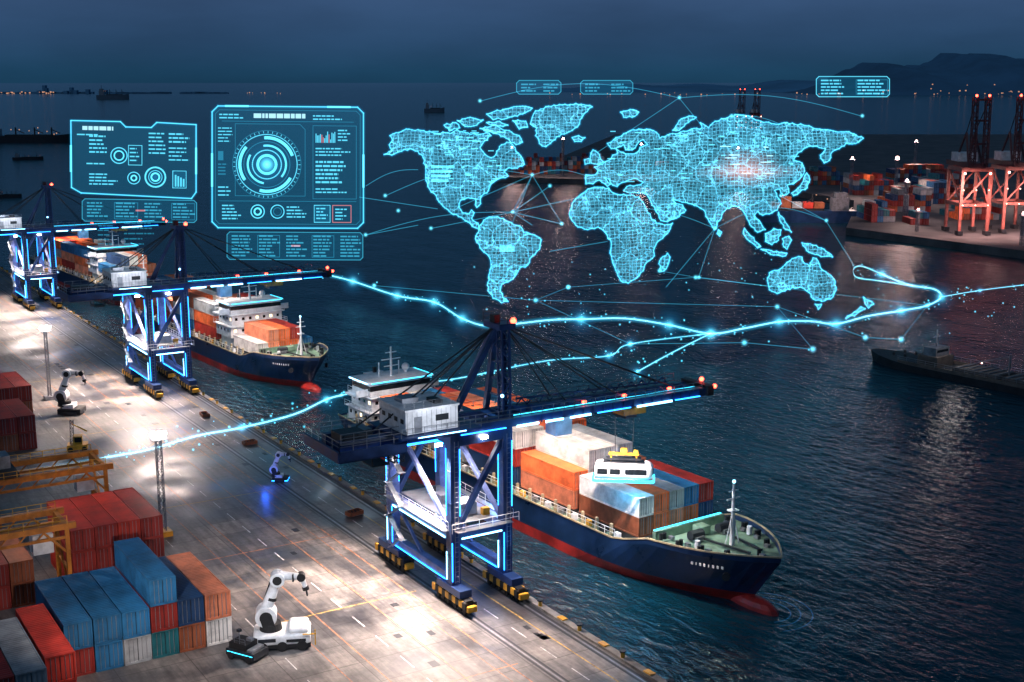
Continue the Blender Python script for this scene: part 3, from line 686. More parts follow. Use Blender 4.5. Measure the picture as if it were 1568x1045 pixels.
for X,Y,pw in((178,495,30000),(205,495,30000),(226,460,26000)):
    p=c2w(X,Y,24); spot(p,c2w(X+2,Y+14,0),pw*2.7,150,(1,.58,.52),r=1.5)
def fmast(X,Y,h=22,pw=26000,r=.7):
    p=c2w(X,Y); e=empty('light_mast',p); b=MB(); b.lattice((0,0,0),(0,0,h),1,'steel',8,.2); b.sph((0,0,h),r,'warmb'); b.box((0,0,h-1),(2.4,2.4,.3),'steel'); obj('mast',b.mesh('mast'),e)
    if pw: spot((0,0,h+.5),(0,-10,0),pw*1.2,160,(1,.66,.58),e,r=1.5)
for X,Y,h,pw,r in((195,653,22,60000,.9),(182,690,20,40000,.5),(240,640,22,50000,.5),(33,835,24,36000,.6),(0,845,18,20000,.4),(85,850,20,26000,.4),(140,800,20,30000,.4),(250,800,24,50000,.5),(215,470,18,0,.7),(190,475,12,0,.6),(232,430,14,0,.8),(165,520,9,0,.4),(172,560,18,30000,.35),(245,560,20,40000,.5)):
    fmast(X,Y,h,pw,r)
def small_ship(name,X,Y,L,H,rz,mat='dark',lights=3,z=-3):
    p=c2w(X,Y,z); b=MB(); B=L*.16; f=H*.3
    hs=[];N=12
    for i in range(N+1):
        u=i/N; h=B/2*(1 if u<.7 else 1-((u-.7)/.3)**2); hs.append((-L/2+u*L,h,f*(1+.35*max(0,u-.75)*4)))
    vs=[(x,-h,-1) for x,h,z_ in hs]+[(x,-h,z_) for x,h,z_ in hs]+[(x,h,z_) for x,h,z_ in hs]+[(x,h,-1) for x,h,z_ in hs]; n=N+1
    fs=[]
    for k in range(3): fs+=[(k*n+i,k*n+i+1,(k+1)*n+i+1,(k+1)*n+i) for i in range(N)]
    fs.append((0,n,2*n,3*n)); b.add(vs,fs,mat)
    b.b2((-L*.42,-B*.4,f),(-L*.27,B*.4,f+H*.32),'steel'); b.b2((-L*.4,-B*.35,f+H*.32),(-L*.3,B*.35,f+H*.45),'steel'); b.cyl((-L*.35,0,f+H*.4),(-L*.35,0,H),L*.006,'dark')
    for q in(-.1,.1,.28): b.cyl((L*q,0,f),(L*q,0,f+H*.4),L*.008,'dark'); b.beam((L*q,0,f+H*.3),(L*(q+.09),0,f+H*.12),L*.008,L*.008,'dark')
    b.b2((-L*.2,-B*.35,f),(L*.3,B*.35,f+H*.06),'dark')
    if lights==5:
        for q in range(5): b.b2((-L*.2+q*L*.1,-B*.38,f+H*.06),(-L*.11+q*L*.1,B*.38,f+H*.06+2.6*random.choice([1,2])),random.choice(['c_red','c_brown','c_grey','c_blue','c_orange']))
    for i in range(lights): b.sph((random.uniform(-.4,.4)*L,-B*.3,f+random.uniform(.05,.4)*H),L*.006,'city')
    obj(name,b.mesh(name),loc=p,rz=rz)
M['hazyhull']=paint('far_hull_haze',(.08,.14,.20),.7)  # distance haze mixed into the hull colour
small_ship('docked_cargo_ship',132,585,50,18,R(180)-YAW-.05,'hull',5)
p=c2w(132,570,22); spot(p,c2w(134,586,0),40000,140,(1,.7,.6),r=1.5)
small_ship('anchored_cargo_ship',-1430,4671,115,50,-YAW,'hazyhull',2)
small_ship('anchored_cargo_ship',-161,2696,42,26,-YAW,'hazyhull',2)
small_ship('anchored_cargo_ship',-397,1059,24,7,-YAW+.2,'dark',2)
small_ship('moored_cargo_ship',-515,1371,100,22,-YAW,'dark',8)
small_ship('tugboat',-279,712,14,5,-YAW,'dark',2)
# ------------------------------------------------------------ hills / city
M['hill']=paint('hill_hazy_forest',(.06,.18,.31),1,0,.2,.002)  # aerial haze baked into the base colour, here and in the far shore
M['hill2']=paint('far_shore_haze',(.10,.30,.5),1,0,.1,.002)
def hills(name,X0,X1,Y,hf,mat='hill'):
    b=MB(); n=120; rows=6; vs=[]
    for j in range(rows+1):
        for i in range(n+1):
            X=X0+(X1-X0)*i/n; h=hf(X,i/n); q=j/rows
            p=c2w(X,Y+q*1500,-5+h*math.sin(q*math.pi/2)**.8+(random.uniform(-2,2) if j else 0)); vs.append(p)
    fs=[(j*(n+1)+i,j*(n+1)+i+1,(j+1)*(n+1)+i+1,(j+1)*(n+1)+i) for j in range(rows) for i in range(n)]
    b.add(vs,fs,mat); obj(name,b.mesh(name,True))
def hA(X,u):
    base=190*math.exp(-((X-2480)/420)**2)+110*math.exp(-((X-1950)/200)**2)+ 150*math.exp(-((X-3100)/400)**2)
    return base*(1+.08*math.sin(X*.013)+.05*math.sin(X*.031+1)+.03*math.sin(X*.07))
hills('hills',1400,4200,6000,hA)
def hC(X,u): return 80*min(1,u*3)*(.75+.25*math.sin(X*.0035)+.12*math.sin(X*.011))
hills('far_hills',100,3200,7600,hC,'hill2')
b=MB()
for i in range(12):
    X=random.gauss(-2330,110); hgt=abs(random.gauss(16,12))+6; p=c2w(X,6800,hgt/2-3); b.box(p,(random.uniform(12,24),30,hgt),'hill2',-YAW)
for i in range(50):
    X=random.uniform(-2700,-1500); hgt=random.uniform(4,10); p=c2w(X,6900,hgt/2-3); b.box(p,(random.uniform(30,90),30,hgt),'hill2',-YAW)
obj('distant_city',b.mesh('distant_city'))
b=MB()
def lights(X0,X1,Y,n,z0,z1,s):
    for i in range(n):
        p=c2w(random.uniform(X0,X1),Y,random.uniform(z0,z1)); q=s*random.uniform(.4,1.1); b.box(p,(q,q,q),'city',-YAW)
lights(-2700,-2350,6700,26,0,8,6); lights(-1380,-1180,6700,8,-1,4,5); lights(150,1500,5950,26,0,10,5); lights(1500,3000,5950,34,0,22,5); lights(1900,2900,5950,14,0,50,4)
obj('city_lights',b.mesh('city_lights'))
# ------------------------------------------------------------ holograms
HR=Euler((math.pi/2-PITCH,0,-YAW)).to_matrix()
def holo_loc(px,py,D=300):
    k=D/1960; v=HR@Vector(((px-784)*k,-(py-522.5)*k,-D)); return v+Vector((0,0,60))
def add_emit(name,col,s,fall=None,pwr=2.6):
    "additive light sheet; fall: 'uv' = soft across ribbon, 'rad' = soft disc"
    t=NT(name); e=t.n('ShaderNodeEmission'); e.inputs[0].default_value=(*col,1); e.inputs[1].default_value=s
    tr=t.n('ShaderNodeBsdfTransparent'); ad=t.n('ShaderNodeAddShader'); t.l(e.outputs[0],ad.inputs[0]); t.l(tr.outputs[0],ad.inputs[1])
    if fall:
        uv=t.n('ShaderNodeTexCoord'); vm=t.n('ShaderNodeVectorMath',operation='SUBTRACT'); vm.inputs[1].default_value=(.5,.5,0); t.l(uv.outputs['UV'],vm.inputs[0])
        if fall=='uv':
            sp=t.n('ShaderNodeSeparateXYZ'); t.l(vm.outputs[0],sp.inputs[0]); ab=t.n('ShaderNodeMath',operation='ABSOLUTE'); t.l(sp.outputs[1],ab.inputs[0]); src=ab.outputs[0]
        else:
            ln=t.n('ShaderNodeVectorMath',operation='LENGTH'); t.l(vm.outputs[0],ln.inputs[0]); src=ln.outputs['Value']
        m=t.n('ShaderNodeMapRange'); m.inputs[1].default_value=0; m.inputs[2].default_value=.5; m.inputs[3].default_value=1; m.inputs[4].default_value=0; t.l(src,m.inputs[0])
        pw=t.n('ShaderNodeMath',operation='POWER'); t.l(m.outputs[0],pw.inputs[0]); pw.inputs[1].default_value=pwr
        mu=t.n('ShaderNodeMath',operation='MULTIPLY'); t.l(pw.outputs[0],mu.inputs[0]); mu.inputs[1].default_value=s; t.l(mu.outputs[0],e.inputs[1])
    t.l(ad.outputs[0],t.out.inputs[0]); return t.m
M['h_line']=add_emit('hologram_line',(.12,.75,1),1.0)
M['h_dim']=add_emit('hologram_dim',(.04,.48,.75),.36)
M['h_arc']=add_emit('hologram_arc',(.06,.55,.85),.45)
M['h_fill']=add_emit('hologram_panel_fill',(.01,.3,.55),.14)
M['h_white']=add_emit('hologram_white',(.5,.9,1),1.0)
M['h_red']=add_emit('hologram_red',(1,.25,.2),.6)
M['h_glow']=add_emit('hologram_glow',(.02,.45,.9),.55,'uv')  # wide fading ribbon imitates bloom along outlines
M['h_core']=add_emit('route_core',(.4,.92,1),1.7)
M['h_rglow']=add_emit('route_glow',(.02,.55,.95),1.0,'uv')  # fading curtain imitates bloom along routes
M['h_star']=add_emit('node_glow',(.12,.72,1),3.0,'rad',3.2)  # gradient discs, here and in the soft one, imitate bloom at nodes
M['h_soft']=add_emit('soft_glow',(.02,.35,.8),.34,'rad')
M['h_flare']=add_emit('hot_region_glow',(1,.38,.25),.45,'rad',1.6)
def mat_map():
    t=NT('hologram_map_fill'); tc=t.n('ShaderNodeTexCoord'); O=tc.outputs['Object']
    br=t.n('ShaderNodeTexBrick',Scale=1.0); br.inputs['Color1'].default_value=(.12,.12,.12,1); br.inputs['Color2'].default_value=(.5,.5,.5,1); br.inputs['Mortar'].default_value=(1,1,1,1)
    br.inputs['Mortar Size'].default_value=.55; br.inputs['Brick Width'].default_value=6.0; br.inputs['Row Height'].default_value=5; br.inputs['Mortar Smooth'].default_value=.4; br.offset=0
    no=t.n('ShaderNodeTexNoise',Scale=.02,Detail=3.0); t.l(O,no.inputs['Vector'])
    mx=t.n('ShaderNodeVectorMath',operation='ADD'); t.l(O,mx.inputs[0])
    sc_=t.n('ShaderNodeVectorMath',operation='SCALE'); t.l(no.outputs['Color'],sc_.inputs[0]); sc_.inputs['Scale'].default_value=16; t.l(sc_.outputs[0],mx.inputs[1])
    t.l(mx.outputs[0],br.inputs['Vector'])
    vo=t.n('ShaderNodeTexVoronoi',Scale=.033,feature='DISTANCE_TO_EDGE')
    nz=t.n('ShaderNodeTexNoise',Scale=.12,Detail=3.0); t.l(O,nz.inputs['Vector']); s2=t.n('ShaderNodeVectorMath',operation='SCALE'); s2.inputs['Scale'].default_value=14; t.l(nz.outputs['Color'],s2.inputs[0])
    m2=t.n('ShaderNodeVectorMath',operation='ADD'); t.l(O,m2.inputs[0]); t.l(s2.outputs[0],m2.inputs[1]); t.l(m2.outputs[0],vo.inputs['Vector'])
    vl=ramp(t,vo.outputs['Distance'],[(.0,(1,1,1)),(.016,(.8,.8,.8)),(.032,(0,0,0))])
    n2=t.n('ShaderNodeTexNoise',Scale=.02,Detail=5.0); t.l(O,n2.inputs['Vector'])
    nb=ramp(t,n2.outputs[0],[(.35,(.55,.55,.55)),(.6,(1.0,1.0,1.0))])
    n3=t.n('ShaderNodeTexNoise',Scale=.3,Detail=2.0); t.l(O,n3.inputs['Vector']); sp3=ramp(t,n3.outputs[0],[(.58,(0,0,0)),(.65,(1,1,1))])
    a=t.n('ShaderNodeMix',data_type='RGBA',blend_type='ADD'); a.inputs[0].default_value=1; t.l(br.outputs['Color'],a.inputs[6]); t.l(vl,a.inputs[7])
    a2=t.n('ShaderNodeMix',data_type='RGBA',blend_type='ADD'); a2.inputs[0].default_value=.7; t.l(a.outputs[2],a2.inputs[6]); t.l(sp3,a2.inputs[7])
    m=t.n('ShaderNodeMix',data_type='RGBA',blend_type='MULTIPLY'); m.inputs[0].default_value=1; t.l(a2.outputs[2],m.inputs[6]); t.l(nb,m.inputs[7])
    c=t.n('ShaderNodeMix',data_type='RGBA',blend_type='MULTIPLY'); c.inputs[0].default_value=1; t.l(m.outputs[2],c.inputs[6]); c.inputs[7].default_value=(.12,.62,.9,1)
    e=t.n('ShaderNodeEmission'); e.inputs[1].default_value=1.12; t.l(c.outputs[2],e.inputs[0])
    tr=t.n('ShaderNodeBsdfTransparent'); tr.inputs[0].default_value=(.45,.62,.75,1)
    ad=t.n('ShaderNodeAddShader'); t.l(e.outputs[0],ad.inputs[0]); t.l(tr.outputs[0],ad.inputs[1]); t.l(ad.outputs[0],t.out.inputs[0]); return t.m
M['h_map']=mat_map()
class FB: # flat builder with uv
    def __init__(s): s.v=[];s.f=[];s.m=[];s.uv=[];s.mats=[]
    def quad(s,ps,mat,uvs=((0,0),(1,0),(1,1),(0,1)),z=0):
        if mat not in s.mats:s.mats.append(mat)
        o=len(s.v); s.v+=[tuple(p) if len(p)==3 else (p[0],p[1],z) for p in ps]; s.f.append(tuple(range(o,o+len(ps)))); s.m.append(s.mats.index(mat)); s.uv+=list(uvs)[:len(ps)]
    def line(s,pts,w,mat,closed=False,z=0,uv=True):
        if closed: pts=list(pts)+[pts[0]]
        for a,b in zip(pts[:-1],pts[1:]):
            dx,dy=b[0]-a[0],b[1]-a[1]; L=math.hypot(dx,dy)
            if L<1e-6: continue
            nx,ny=-dy/L*w/2,dx/L*w/2; ex,ey=dx/L*w*.15,dy/L*w*.15
            s.quad([(a[0]-nx-ex,a[1]-ny-ey),(b[0]-nx+ex,b[1]-ny+ey),(b[0]+nx+ex,b[1]+ny+ey),(a[0]+nx-ex,a[1]+ny-ey)],mat,z=z)
    def rect(s,x0,y0,x1,y1,mat,z=0): s.quad([(x0,y0),(x1,y0),(x1,y1),(x0,y1)],mat,z=z)
    def ring(s,c,r,w,mat,a0=0,a1=360,n=48,z=0):
        pts=[(c[0]+r*math.cos(R(a0+(a1-a0)*i/n)),c[1]+r*math.sin(R(a0+(a1-a0)*i/n))) for i in range(n+1)]
        s.line(pts,w,mat,z=z)
    def disc(s,c,r,mat,z=0): s.quad([(c[0]-r,c[1]-r),(c[0]+r,c[1]-r),(c[0]+r,c[1]+r),(c[0]-r,c[1]+r)],mat,z=z)
    def build(s,name,matrix=None):
        me=bpy.data.meshes.new(name); me.from_pydata(s.v,[],s.f)
        for k in s.mats: me.materials.append(M[k])
        me.polygons.foreach_set('material_index',s.m)
        ul=me.uv_layers.new(name='UVMap')
        for i,u in enumerate(s.uv): ul.data[i].uv=u
        me.update(); o=bpy.data.objects.new(name,me); sc.collection.objects.link(o)
        if matrix is not None: o.matrix_world=matrix
        return o
def hmat(px,py,D=300,yaw=0):
    return Matrix.Translation(holo_loc(px,py,D))@HR.to_4x4()@Matrix.Rotation(yaw,4,'Y')@Matrix.Scale(D/1960,4)
LANDS=dict(
na=[(588,237),(600,231),(596,222),(601,215),(597,208),(612,203),(622,198),(640,199),(662,203),(690,205),(700,199),(712,203),(730,207),(745,203),(752,208),(742,216),(735,226),(742,236),(752,242),(760,236),(765,225),(776,218),(785,222),(790,232),(800,243),(803,252),(792,258),(780,257),(772,264),(778,270),(764,274),(752,282),(748,292),(738,300),(736,312),(730,318),(728,305),(716,303),(705,307),(703,318),(708,326),(718,328),(722,322),(726,326),(722,335),(732,342),(735,352),(728,349),(716,340),(702,332),(688,324),(676,313),(668,300),(658,290),(652,272),(652,258),(648,242),(640,232),(628,228),(615,232),(600,238)],
sa=[(735,345),(745,335),(762,332),(778,340),(795,346),(802,356),(818,360),(829,368),(826,382),(815,393),(808,406),(795,412),(788,424),(778,432),(768,436),(766,446),(770,456),(778,462),(768,464),(755,457),(747,445),(748,425),(752,405),(748,392),(735,380),(728,366),(733,355)],
gr=[(820,170),(840,163),(865,160),(890,160),(907,164),(895,174),(888,184),(884,195),(868,204),(852,210),(843,220),(836,225),(826,220),(820,208),(822,196),(812,190),(815,180)],
c1=[(700,185),(720,180),(740,184),(730,192),(712,194)],c2=[(745,175),(770,168),(800,163),(815,166),(800,175),(780,180),(755,184)],c3=[(735,197),(755,192),(775,200),(795,208),(800,218),(790,222),(775,212),(760,205),(747,202)],c4=[(785,185),(805,186),(808,195),(795,198)],c5=[(680,192),(698,188),(704,196),(688,201)],c6=[(745,188),(765,186),(778,192),(762,194)],
ic=[(876,211),(886,208),(896,211),(890,217),(880,217)],sv=[(950,172),(965,168),(978,172),(968,180),(955,180)],
uk=[(904,240),(908,230),(915,234),(924,248),(915,252),(905,250)],ir=[(895,245),(902,243),(903,250),(896,252)],
eu=[(897,282),(897,268),(912,268),(916,262),(910,256),(922,252),(932,246),(938,238),(945,236),(943,228),(950,233),(962,236),(975,234),(980,226),(992,222),(985,214),(975,222),(968,230),(958,230),(955,222),(946,226),(936,228),(930,220),(940,214),(955,205),(970,199),(990,198),(1005,203),(1010,212),(1022,207),(1038,205),(1055,200),(1075,196),(1072,188),(1085,196),(1095,186),(1110,182),(1130,176),(1150,180),(1165,186),(1185,190),(1205,188),(1230,192),(1255,198),(1280,202),(1300,202),(1322,212),(1310,220),(1295,220),(1285,228),(1275,232),(1270,246),(1262,250),(1256,238),(1264,228),(1250,224),(1235,226),(1222,234),(1215,245),(1228,250),(1232,262),(1224,275),(1215,282),(1205,284),(1208,295),(1200,300),(1194,290),(1186,292),(1190,302),(1196,312),(1190,322),(1178,328),(1168,330),(1160,324),(1155,330),(1165,342),(1172,352),(1160,356),(1148,344),(1142,330),(1134,320),(1126,316),(1112,320),(1105,330),(1098,345),(1094,352),(1086,340),(1078,322),(1068,316),(1055,312),(1040,308),(1030,305),(1035,312),(1045,314),(1050,322),(1040,332),(1022,340),(1012,338),(1005,325),(997,310),(990,298),(978,296),(965,296),(955,292),(960,286),(975,284),(985,280),(975,274),(962,276),(952,280),(945,286),(938,284),(932,274),(925,272),(935,282),(930,286),(918,276),(908,282)],
af=[(900,290),(915,287),(932,288),(936,294),(950,299),(965,299),(978,302),(988,318),(996,332),(1005,342),(1018,345),(1030,342),(1022,358),(1010,368),(1002,380),(1002,392),(990,402),(985,415),(975,426),(962,434),(950,430),(945,418),(938,402),(934,388),(936,372),(928,358),(915,348),(900,352),(885,348),(876,338),(872,328),(876,312),(886,302)],
md=[(1010,400),(1022,388),(1026,394),(1020,412),(1012,416)],su=[(1140,350),(1150,362),(1165,378),(1160,380),(1148,370),(1138,358)],jv=[(1165,382),(1185,386),(1205,388),(1203,392),(1180,390)],bo=[(1172,358),(1185,350),(1196,352),(1192,368),(1182,375),(1172,370)],sw=[(1198,366),(1208,362),(1212,368),(1205,382),(1200,378)],ng=[(1228,372),(1245,376),(1262,382),(1275,394),(1262,393),(1248,390),(1235,384)],ph=[(1192,325),(1200,335),(1208,348),(1212,356),(1203,352),(1194,338)],jp=[(1235,265),(1240,275),(1236,288),(1225,294),(1215,300),(1212,296),(1222,288),(1230,278)],
au=[(1178,418),(1195,412),(1205,402),(1218,395),(1228,394),(1232,404),(1240,408),(1245,395),(1250,396),(1256,410),(1268,420),(1279,432),(1280,445),(1272,458),(1258,462),(1245,458),(1238,448),(1225,440),(1205,443),(1190,450),(1178,444),(1175,430)],
ta=[(1248,466),(1258,466),(1253,474)],nz=[(1322,455),(1330,460),(1338,466),(1330,472),(1325,466)],n2=[(1318,470),(1325,473),(1310,482),(1295,488),(1298,484),(1308,478)],nzm=[(1030,200),(1040,185),(1055,178),(1066,180),(1050,190),(1040,200)],sl=[(1100,352),(1105,356),(1102,362),(1098,358)])
random.seed(21)
def rough(pts,amp=.16):
    o=[];n=len(pts)
    for i in range(n):
        a=pts[i];c=pts[(i+1)%n];L=math.hypot(c[0]-a[0],c[1]-a[1]); o.append(a)
        if L>5:
            k=max(1,int(L/4))
            for j in range(1,k):
                u=j/k; q=random.uniform(-amp,amp)*min(L,10); o.append((a[0]+(c[0]-a[0])*u-(c[1]-a[1])/L*q,a[1]+(c[1]-a[1])*u+(c[0]-a[0])/L*q))
    return o
fb=FB()
for k,pts in LANDS.items():
    pts=rough([(x-960,310-y) for x,y in pts])
    for tri in tessellate_polygon([[Vector((x,y,0)) for x,y in pts]]):
        fb.quad([pts[i] for i in tri],'h_map')
    fb.line(pts,1.4,'h_line',True,z=.6); fb.line(pts,9,'h_glow',True,z=-.6)
for _ in range(90): # glyph-sized data ticks over land
    x=random.choice([random.uniform(-300,-190),random.uniform(-30,260)]); y=random.uniform(30,110); wv=random.uniform(4,14); fb.rect(x,y,x+wv,y+1.6,'h_line',z=1.2)
for i in range(4): fb.rect(-300,48-i*7+4,-300+36-i*3,48-i*7+8,'h_line',z=1.5)
fb.rect(-195,-66,-172,-76,'h_line',z=1.5)
fb.quad([(90,30),(275,30),(275,62),(90,62)],'h_flare',z=2.4); fb.quad([(120,15),(245,15),(245,90),(120,90)],'h_flare',z=2.8)
for i in range(10): 
    x=random.uniform(140,220); y=random.uniform(34,92); fb.rect(x,y,x+random.uniform(6,20),y+1.4,'h_white',z=3)
NODES=[(815,268),(785,325),(735,155),(1040,150),(1120,178),(1320,178),(560,360),(590,300),(860,343),(660,350),(1265,338),(1195,300),(1070,425),(1095,350),(610,323),(842,285),(870,440),(965,527)]
def arc(a,c,h=.12,n=14):
    a=(a[0]-960,310-a[1]);c=(c[0]-960,310-c[1]); L=math.hypot(c[0]-a[0],c[1]-a[1])
    return [(a[0]+(c[0]-a[0])*i/n, a[1]+(c[1]-a[1])*i/n+math.sin(math.pi*i/n)*h*L) for i in range(n+1)]
for a,c,h in(((735,155),(1040,150),.08),((1040,150),(1320,178),.06),((815,268),(785,325),.0),((815,268),(860,343),.0),((785,325),(860,343),0),((560,360),(785,325),.05),((590,300),(815,268),.1),((815,268),(900,270),.1),((660,350),(785,325),0),((1095,350),(1265,338),.15),((1095,350),(1070,425),0),((900,330),(1095,350),.1),((842,285),(785,325),0),((1070,425),(1190,440),0),((550,302),(670,320),.0),((560,360),(640,345),0),((842,385),(930,370),0),((640,260),(560,285),.1),((1120,175),(1250,225),.1),((1265,338),(1310,410),0),((1040,150),(905,240),.0),((1040,150),(1130,260),0),((815,268),(700,318),0),((815,268),(752,420),0),((785,325),(900,300),0),((785,325),(815,345),0),((1020,440),(1095,350),0),((1195,300),(1265,338),0)):
    fb.line(arc(a,c,h),1.0,'h_arc',z=-1.5)
for x,y in NODES: fb.disc((x-960,310-y),5.5,'h_star',z=1.8)
fb.build('hologram_world_map',hmat(960,310))
# ---- HUD panels
def textbars(f,x0,y0,w,n,dy=5,mat='h_line',h=2.0,z=.3):
    for i in range(n):
        x=x0; end=x0+w*random.uniform(.55,1)
        while x<end:
            l=random.uniform(3,12); f.rect(x,y0-i*dy,min(x+l,end),y0-i*dy-h,mat,z=z); x+=l+1.4
def frame(f,W,H,c,w,mat): 
    p=[(-W/2+c,H/2),(W/2-c,H/2),(W/2,H/2-c),(W/2,-H/2+c),(W/2-c,-H/2),(-W/2+c,-H/2),(-W/2,-H/2+c),(-W/2,H/2-c)]
    f.line(p,w,mat,True); return p
random.seed(2)
f=FB(); W,H=230,186
p=frame(f,W,H,9,1.6,'h_line'); f.line(p,9,'h_glow',True,z=-.5); f.quad(p,'h_fill',[(0,0)]*8,z=-1); frame(f,W-10,H-12,6,.8,'h_dim')
for sx in(-1,1):
    f.line([(sx*W/2,20),(sx*W/2,-30)],3.2,'h_line',z=.4); f.line([(sx*(W/2-20),H/2),(sx*(W/2-55),H/2)],3,'h_line',z=.4)
textbars(f,-52,82,80,1,5,'h_white',7); textbars(f,-104,81,36,2); textbars(f,38,80,56,2)
f.line([(-100,70),(100,70)],.8,'h_dim')
c=(-32,4)
for r,w_,m,a0,a1 in((46,1.4,'h_line',0,360),(41,4.5,'h_line',20,95),(41,4.5,'h_line',140,215),(41,4.5,'h_line',255,330),(35,1,'h_dim',0,360),(29,3,'h_line',-40,100),(29,3,'h_line',150,260),(22,1.6,'h_line',0,360),(14,4,'h_line',0,360),(52,.8,'h_dim',0,360)): f.ring(c,r,w_,m,a0,a1,z=.3)
f.disc(c,20,'h_star',z=.5); f.disc(c,62,'h_soft',z=-.6)
for a in range(0,360,8): f.line([(c[0]+48*math.cos(R(a)),c[1]+48*math.sin(R(a))),(c[0]+51*math.cos(R(a)),c[1]+51*math.sin(R(a)))],.9,'h_line')
textbars(f,-106,60,24,5,5,'h_line',1.6); textbars(f,-106,-30,20,3,6); f.rect(-106,10,-98,24,'h_dim'); textbars(f,-106,5,18,4,5,'h_dim')
f.line([(-80,66),(18,66),(26,58),(26,-44),(-80,-44)],.8,'h_dim',True)
for i in range(14): f.rect(42+i*2.2,38,43.4+i*2.2,38+random.uniform(4,18),'h_red' if i in(4,5,9) else 'h_line',z=.3)
textbars(f,76,58,22,4,5); textbars(f,42,30,54,3,5); textbars(f,42,10,48,6,6.2,'h_line',3); textbars(f,42,-32,52,2,5)
f.line([(38,64),(104,64),(104,-48),(38,-48)],.8,'h_dim',True)
f.line([(-104,-52),(104,-52)],.8,'h_dim'); textbars(f,-100,-58,30,5,5)
f.ring((-46,-68),10,1.6,'h_line',z=.3); f.ring((-46,-68),5,2.4,'h_line',z=.3); f.ring((-16,-68),10,1.4,'h_line',z=.3); f.ring((-16,-68),6,1,'h_dim'); textbars(f,-2,-60,30,4,5)
f.rect(40,-84,64,-58,'h_fill'); f.line([(40,-84),(64,-84),(64,-58),(40,-58)],1.2,'h_line',True); textbars(f,43,-62,18,4,5)
f.line([(68,-84),(96,-84),(96,-58),(68,-58)],1.2,'h_red',True); textbars(f,72,-63,20,4,5,'h_line')
f.build('hologram_display_panel',hmat(441,256.5,300,R(3)))
f=FB(); W,H=186,116
p=[(-93,58),(-20,58),(-12,50),(26,50),(34,58),(93,56),(93,-48),(86,-58),(-78,-52),(-92,-44)]
f.line(p,1.6,'h_line',True); f.line(p,8,'h_glow',True,z=-.5); f.quad(p,'h_fill',[(0,0)]*10,z=-1)
textbars(f,-76,50,52,1,5,'h_white',6); textbars(f,-84,38,40,1); f.line([(-93,20),(-93,-20)],3,'h_line',z=.4); f.line([(93,20),(93,-20)],3,'h_line',z=.4)
textbars(f,-66,36,26,5,6,'h_line',2.4); textbars(f,-70,-6,32,1); textbars(f,-66,-22,44,4,5)
f.ring((-22,6),12,1.5,'h_line',z=.3); f.ring((-22,6),7,2,'h_line',z=.3); f.line([(-8,22),(12,22),(12,-8),(-8,-8)],1,'h_line',True); textbars(f,-6,18,16,4,6)
f.ring((0,-28),9,1.3,'h_line',z=.3); f.ring((0,-28),4,2,'h_line',z=.3)
f.ring((32,-26),15,2.4,'h_line',z=.3); f.ring((32,-26),10,1,'h_line',z=.3); f.ring((32,-26),6,2.4,'h_line',z=.3); f.disc((32,-26),20,'h_soft')
textbars(f,22,42,26,6,6,'h_line',2.2); textbars(f,52,42,34,3,6,'h_line',2.6); textbars(f,52,20,34,4,6); f.rect(58,-42,78,-16,'h_fill'); f.line([(58,-42),(78,-42),(78,-16),(58,-16)],1.1,'h_line',True)
for i in range(4): f.rect(61+i*4,-40,63.5+i*4,-22-i*2,'h_line')
f.build('hologram_display_panel',hmat(205,245,300,R(8)))
def mini(px,py,W,H,seed,name='hologram_info_bar',cell=3,mat='h_line',yaw=0,fr=True):
    random.seed(seed); f=FB()
    if fr: p=frame(f,W,H,4,1.2,mat); f.quad(p,'h_fill',[(0,0)]*8,z=-1)
    cw=W/cell
    for i in range(cell):
        x=-W/2+i*cw+5
        if H>25 and i%2==1: f.line([(x,-H/2+4),(x+cw-8,-H/2+4),(x+cw-8,H/2-5),(x,H/2-5)],.9,'h_dim',True)
        textbars(f,x+2,H/2-5,cw-9,max(1,int((H-6)/5)),5,mat,2.2)
    if cell>=3: f.rect(-6,-1,8,1.5,'h_red',z=.5)
    f.build(name,hmat(px,py,300,yaw))
M['h_mid']=add_emit('hologram_mid',(.06,.55,.8),.6)
mini(214,323,170,34,4,cell=4,mat='h_mid',yaw=R(8)); mini(452,377,206,42,5,cell=5,mat='h_mid',yaw=R(4)); mini(825,134,68,21,6,cell=2,mat='h_mid'); mini(929,134,80,21,7,cell=2,mat='h_mid'); mini(1306,133,112,31,8,cell=2)
textf=FB(); random.seed(9); textbars(textf,-20,20,30,6,7,'h_dim'); textbars(textf,20,24,50,5,8,'h_dim'); textf.build('hologram_info_bar',hmat(170,365))
# ---- routes
def spl(pts,n=6):
    o=[];P=[Vector(p) for p in pts]
    for i in range(len(P)-1):
        p0=P[max(0,i-1)];p1=P[i];p2=P[i+1];p3=P[min(len(P)-1,i+2)]
        for j in range(n):
            t=j/n; o.append(.5*((2*p1)+(-p0+p2)*t+(2*p0-5*p1+4*p2-p3)*t*t+(-p0+3*p1-3*p2+p3)*t**3))
    o.append(P[-1]); return o
def curtain(f,pts,h,mat,z):
    for a,c in zip(pts[:-1],pts[1:]):
        f.quad([(a.x,a.y,z-h),(c.x,c.y,z-h),(c.x,c.y,z+h),(a.x,a.y,z+h)],mat)
def star(f,x,y,z,r,mat='h_star'):
    cx=HR@Vector((1,0,0));cy=HR@Vector((0,1,0)); c_=Vector((x,y,z))
    f.quad([c_-cx*r-cy*r,c_+cx*r-cy*r,c_+cx*r+cy*r,c_-cx*r+cy*r],mat)
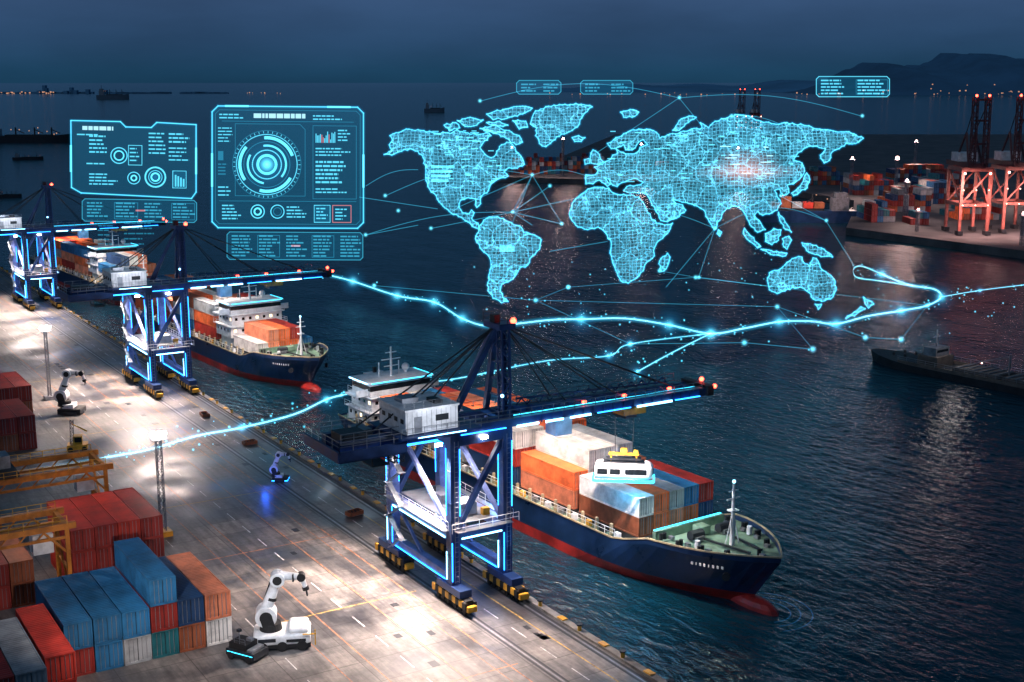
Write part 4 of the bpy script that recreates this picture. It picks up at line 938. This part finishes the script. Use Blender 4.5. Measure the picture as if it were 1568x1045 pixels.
def route(pts,core=.2,glow=1.3,z=2.5,nodes=(),nr=2.2,dots=0,cm='h_core',gm='h_rglow'):
    f=FB(); sp_=spl([(a,b_,0) for a,b_ in pts],7)
    if core: curtain(f,sp_,core,cm,z)
    if glow: curtain(f,sp_,glow,gm,z)
    for i in nodes: star(f,pts[i][0],pts[i][1],z,nr); star(f,pts[i][0],pts[i][1],z,nr*2.2,'h_soft')
    for i in range(dots):
        p=random.choice(sp_); star(f,p.x+random.gauss(0,1.6),p.y+random.gauss(0,1.6),z+random.gauss(0,.8),random.uniform(.2,.5))
    f.build('hologram_route')
r1=[(155.2,354.9),(156.2,340.6),(155.6,310.7),(159.2,296.0),(153.7,271.3),(154.2,258.8),(163.1,258.3),(171.6,258.1),(178.2,255.0),(188.1,250.0),(191.8,237.5),(193.3,224.1),(204.4,224.8),(217.3,226.7),(224.3,223.4),(227.3,217.5),(241.9,220.8),(254.7,221.7),(266.6,223.5),(280.5,230.7),(289.6,240.9),(289.8,250.5),(299.1,268.8),(306.8,283.9),(300.2,281.2),(287.7,268.1),(288.3,260.2),(289.5,247.8)]
route(r1[:23],.19,1.2,nodes=(1,2,3,4,8,10,11,13,15,17,19,22),nr=2.5,dots=120)
route(r1[22:],.1,.6,dots=20)
route([(47.2,196.7),(54.6,197.6),(63.3,201.3),(71.6,202.4),(82.4,205.9),(91.7,212.9),(95.8,214.5)],.15,.8,nodes=(3,5),nr=1.4,dots=50)
route([(95.8,214.5),(108.2,216.1),(120.5,215.0),(144.3,219.4),(158.6,216.6),(170.1,224.2),(193.3,224.1)],.07,.5,nodes=(4,5),nr=1.4,dots=40)
route([(154.2,200.9),(172.4,212.1),(193.3,224.1)],.1,.6,nodes=(0,),nr=1.3,dots=30)
route([(280.5,230.7),(298.6,232.5),(321.3,232.4)],.06,.4,dots=20,nodes=(1,),nr=1.0)
route([(31.6,195.7),(37.2,196.0),(47.2,196.7)],.06,.4)
f=FB(); nn=[(203.8,298.2),(183.8,284.4),(246.7,293.5),(231.8,242.8),(200.7,198.6),(220.4,201.8),(225.6,195.9),(192.8,211.9),(245.9,309.9),(158.0,330.0),(266.6,223.5),(170.1,224.2)]
for x,y in nn: star(f,x,y,2.5,1.2)
for i in range(80): star(f,random.uniform(150,290),random.uniform(190,330),random.uniform(2,7),random.uniform(.2,.45))
for a,c_ in((0,1),(0,2),(3,4),(4,7),(5,6),(5,3),(1,3),(2,8),(9,1),(6,10),(11,1),(7,11),(2,10)):
    A_=Vector((*nn[a],0));C_=Vector((*nn[c_],0)); curtain(f,[A_.lerp(C_,i/8) for i in range(9)],.07,'h_arc',2.5)
f.build('hologram_network')
M['h_faint']=add_emit('ripple_glow_faint',(.02,.25,.7),.12)  # ripples drawn with their own emission, no lamp lights them
f=FB()
for r in(3.2,4.4,5.8): f.ring((0,0),r,.14,'h_faint',-110,60,n=48)
f.build('glowing_ripple_rings',Matrix.Translation((102.5,107.5,-2.9)))
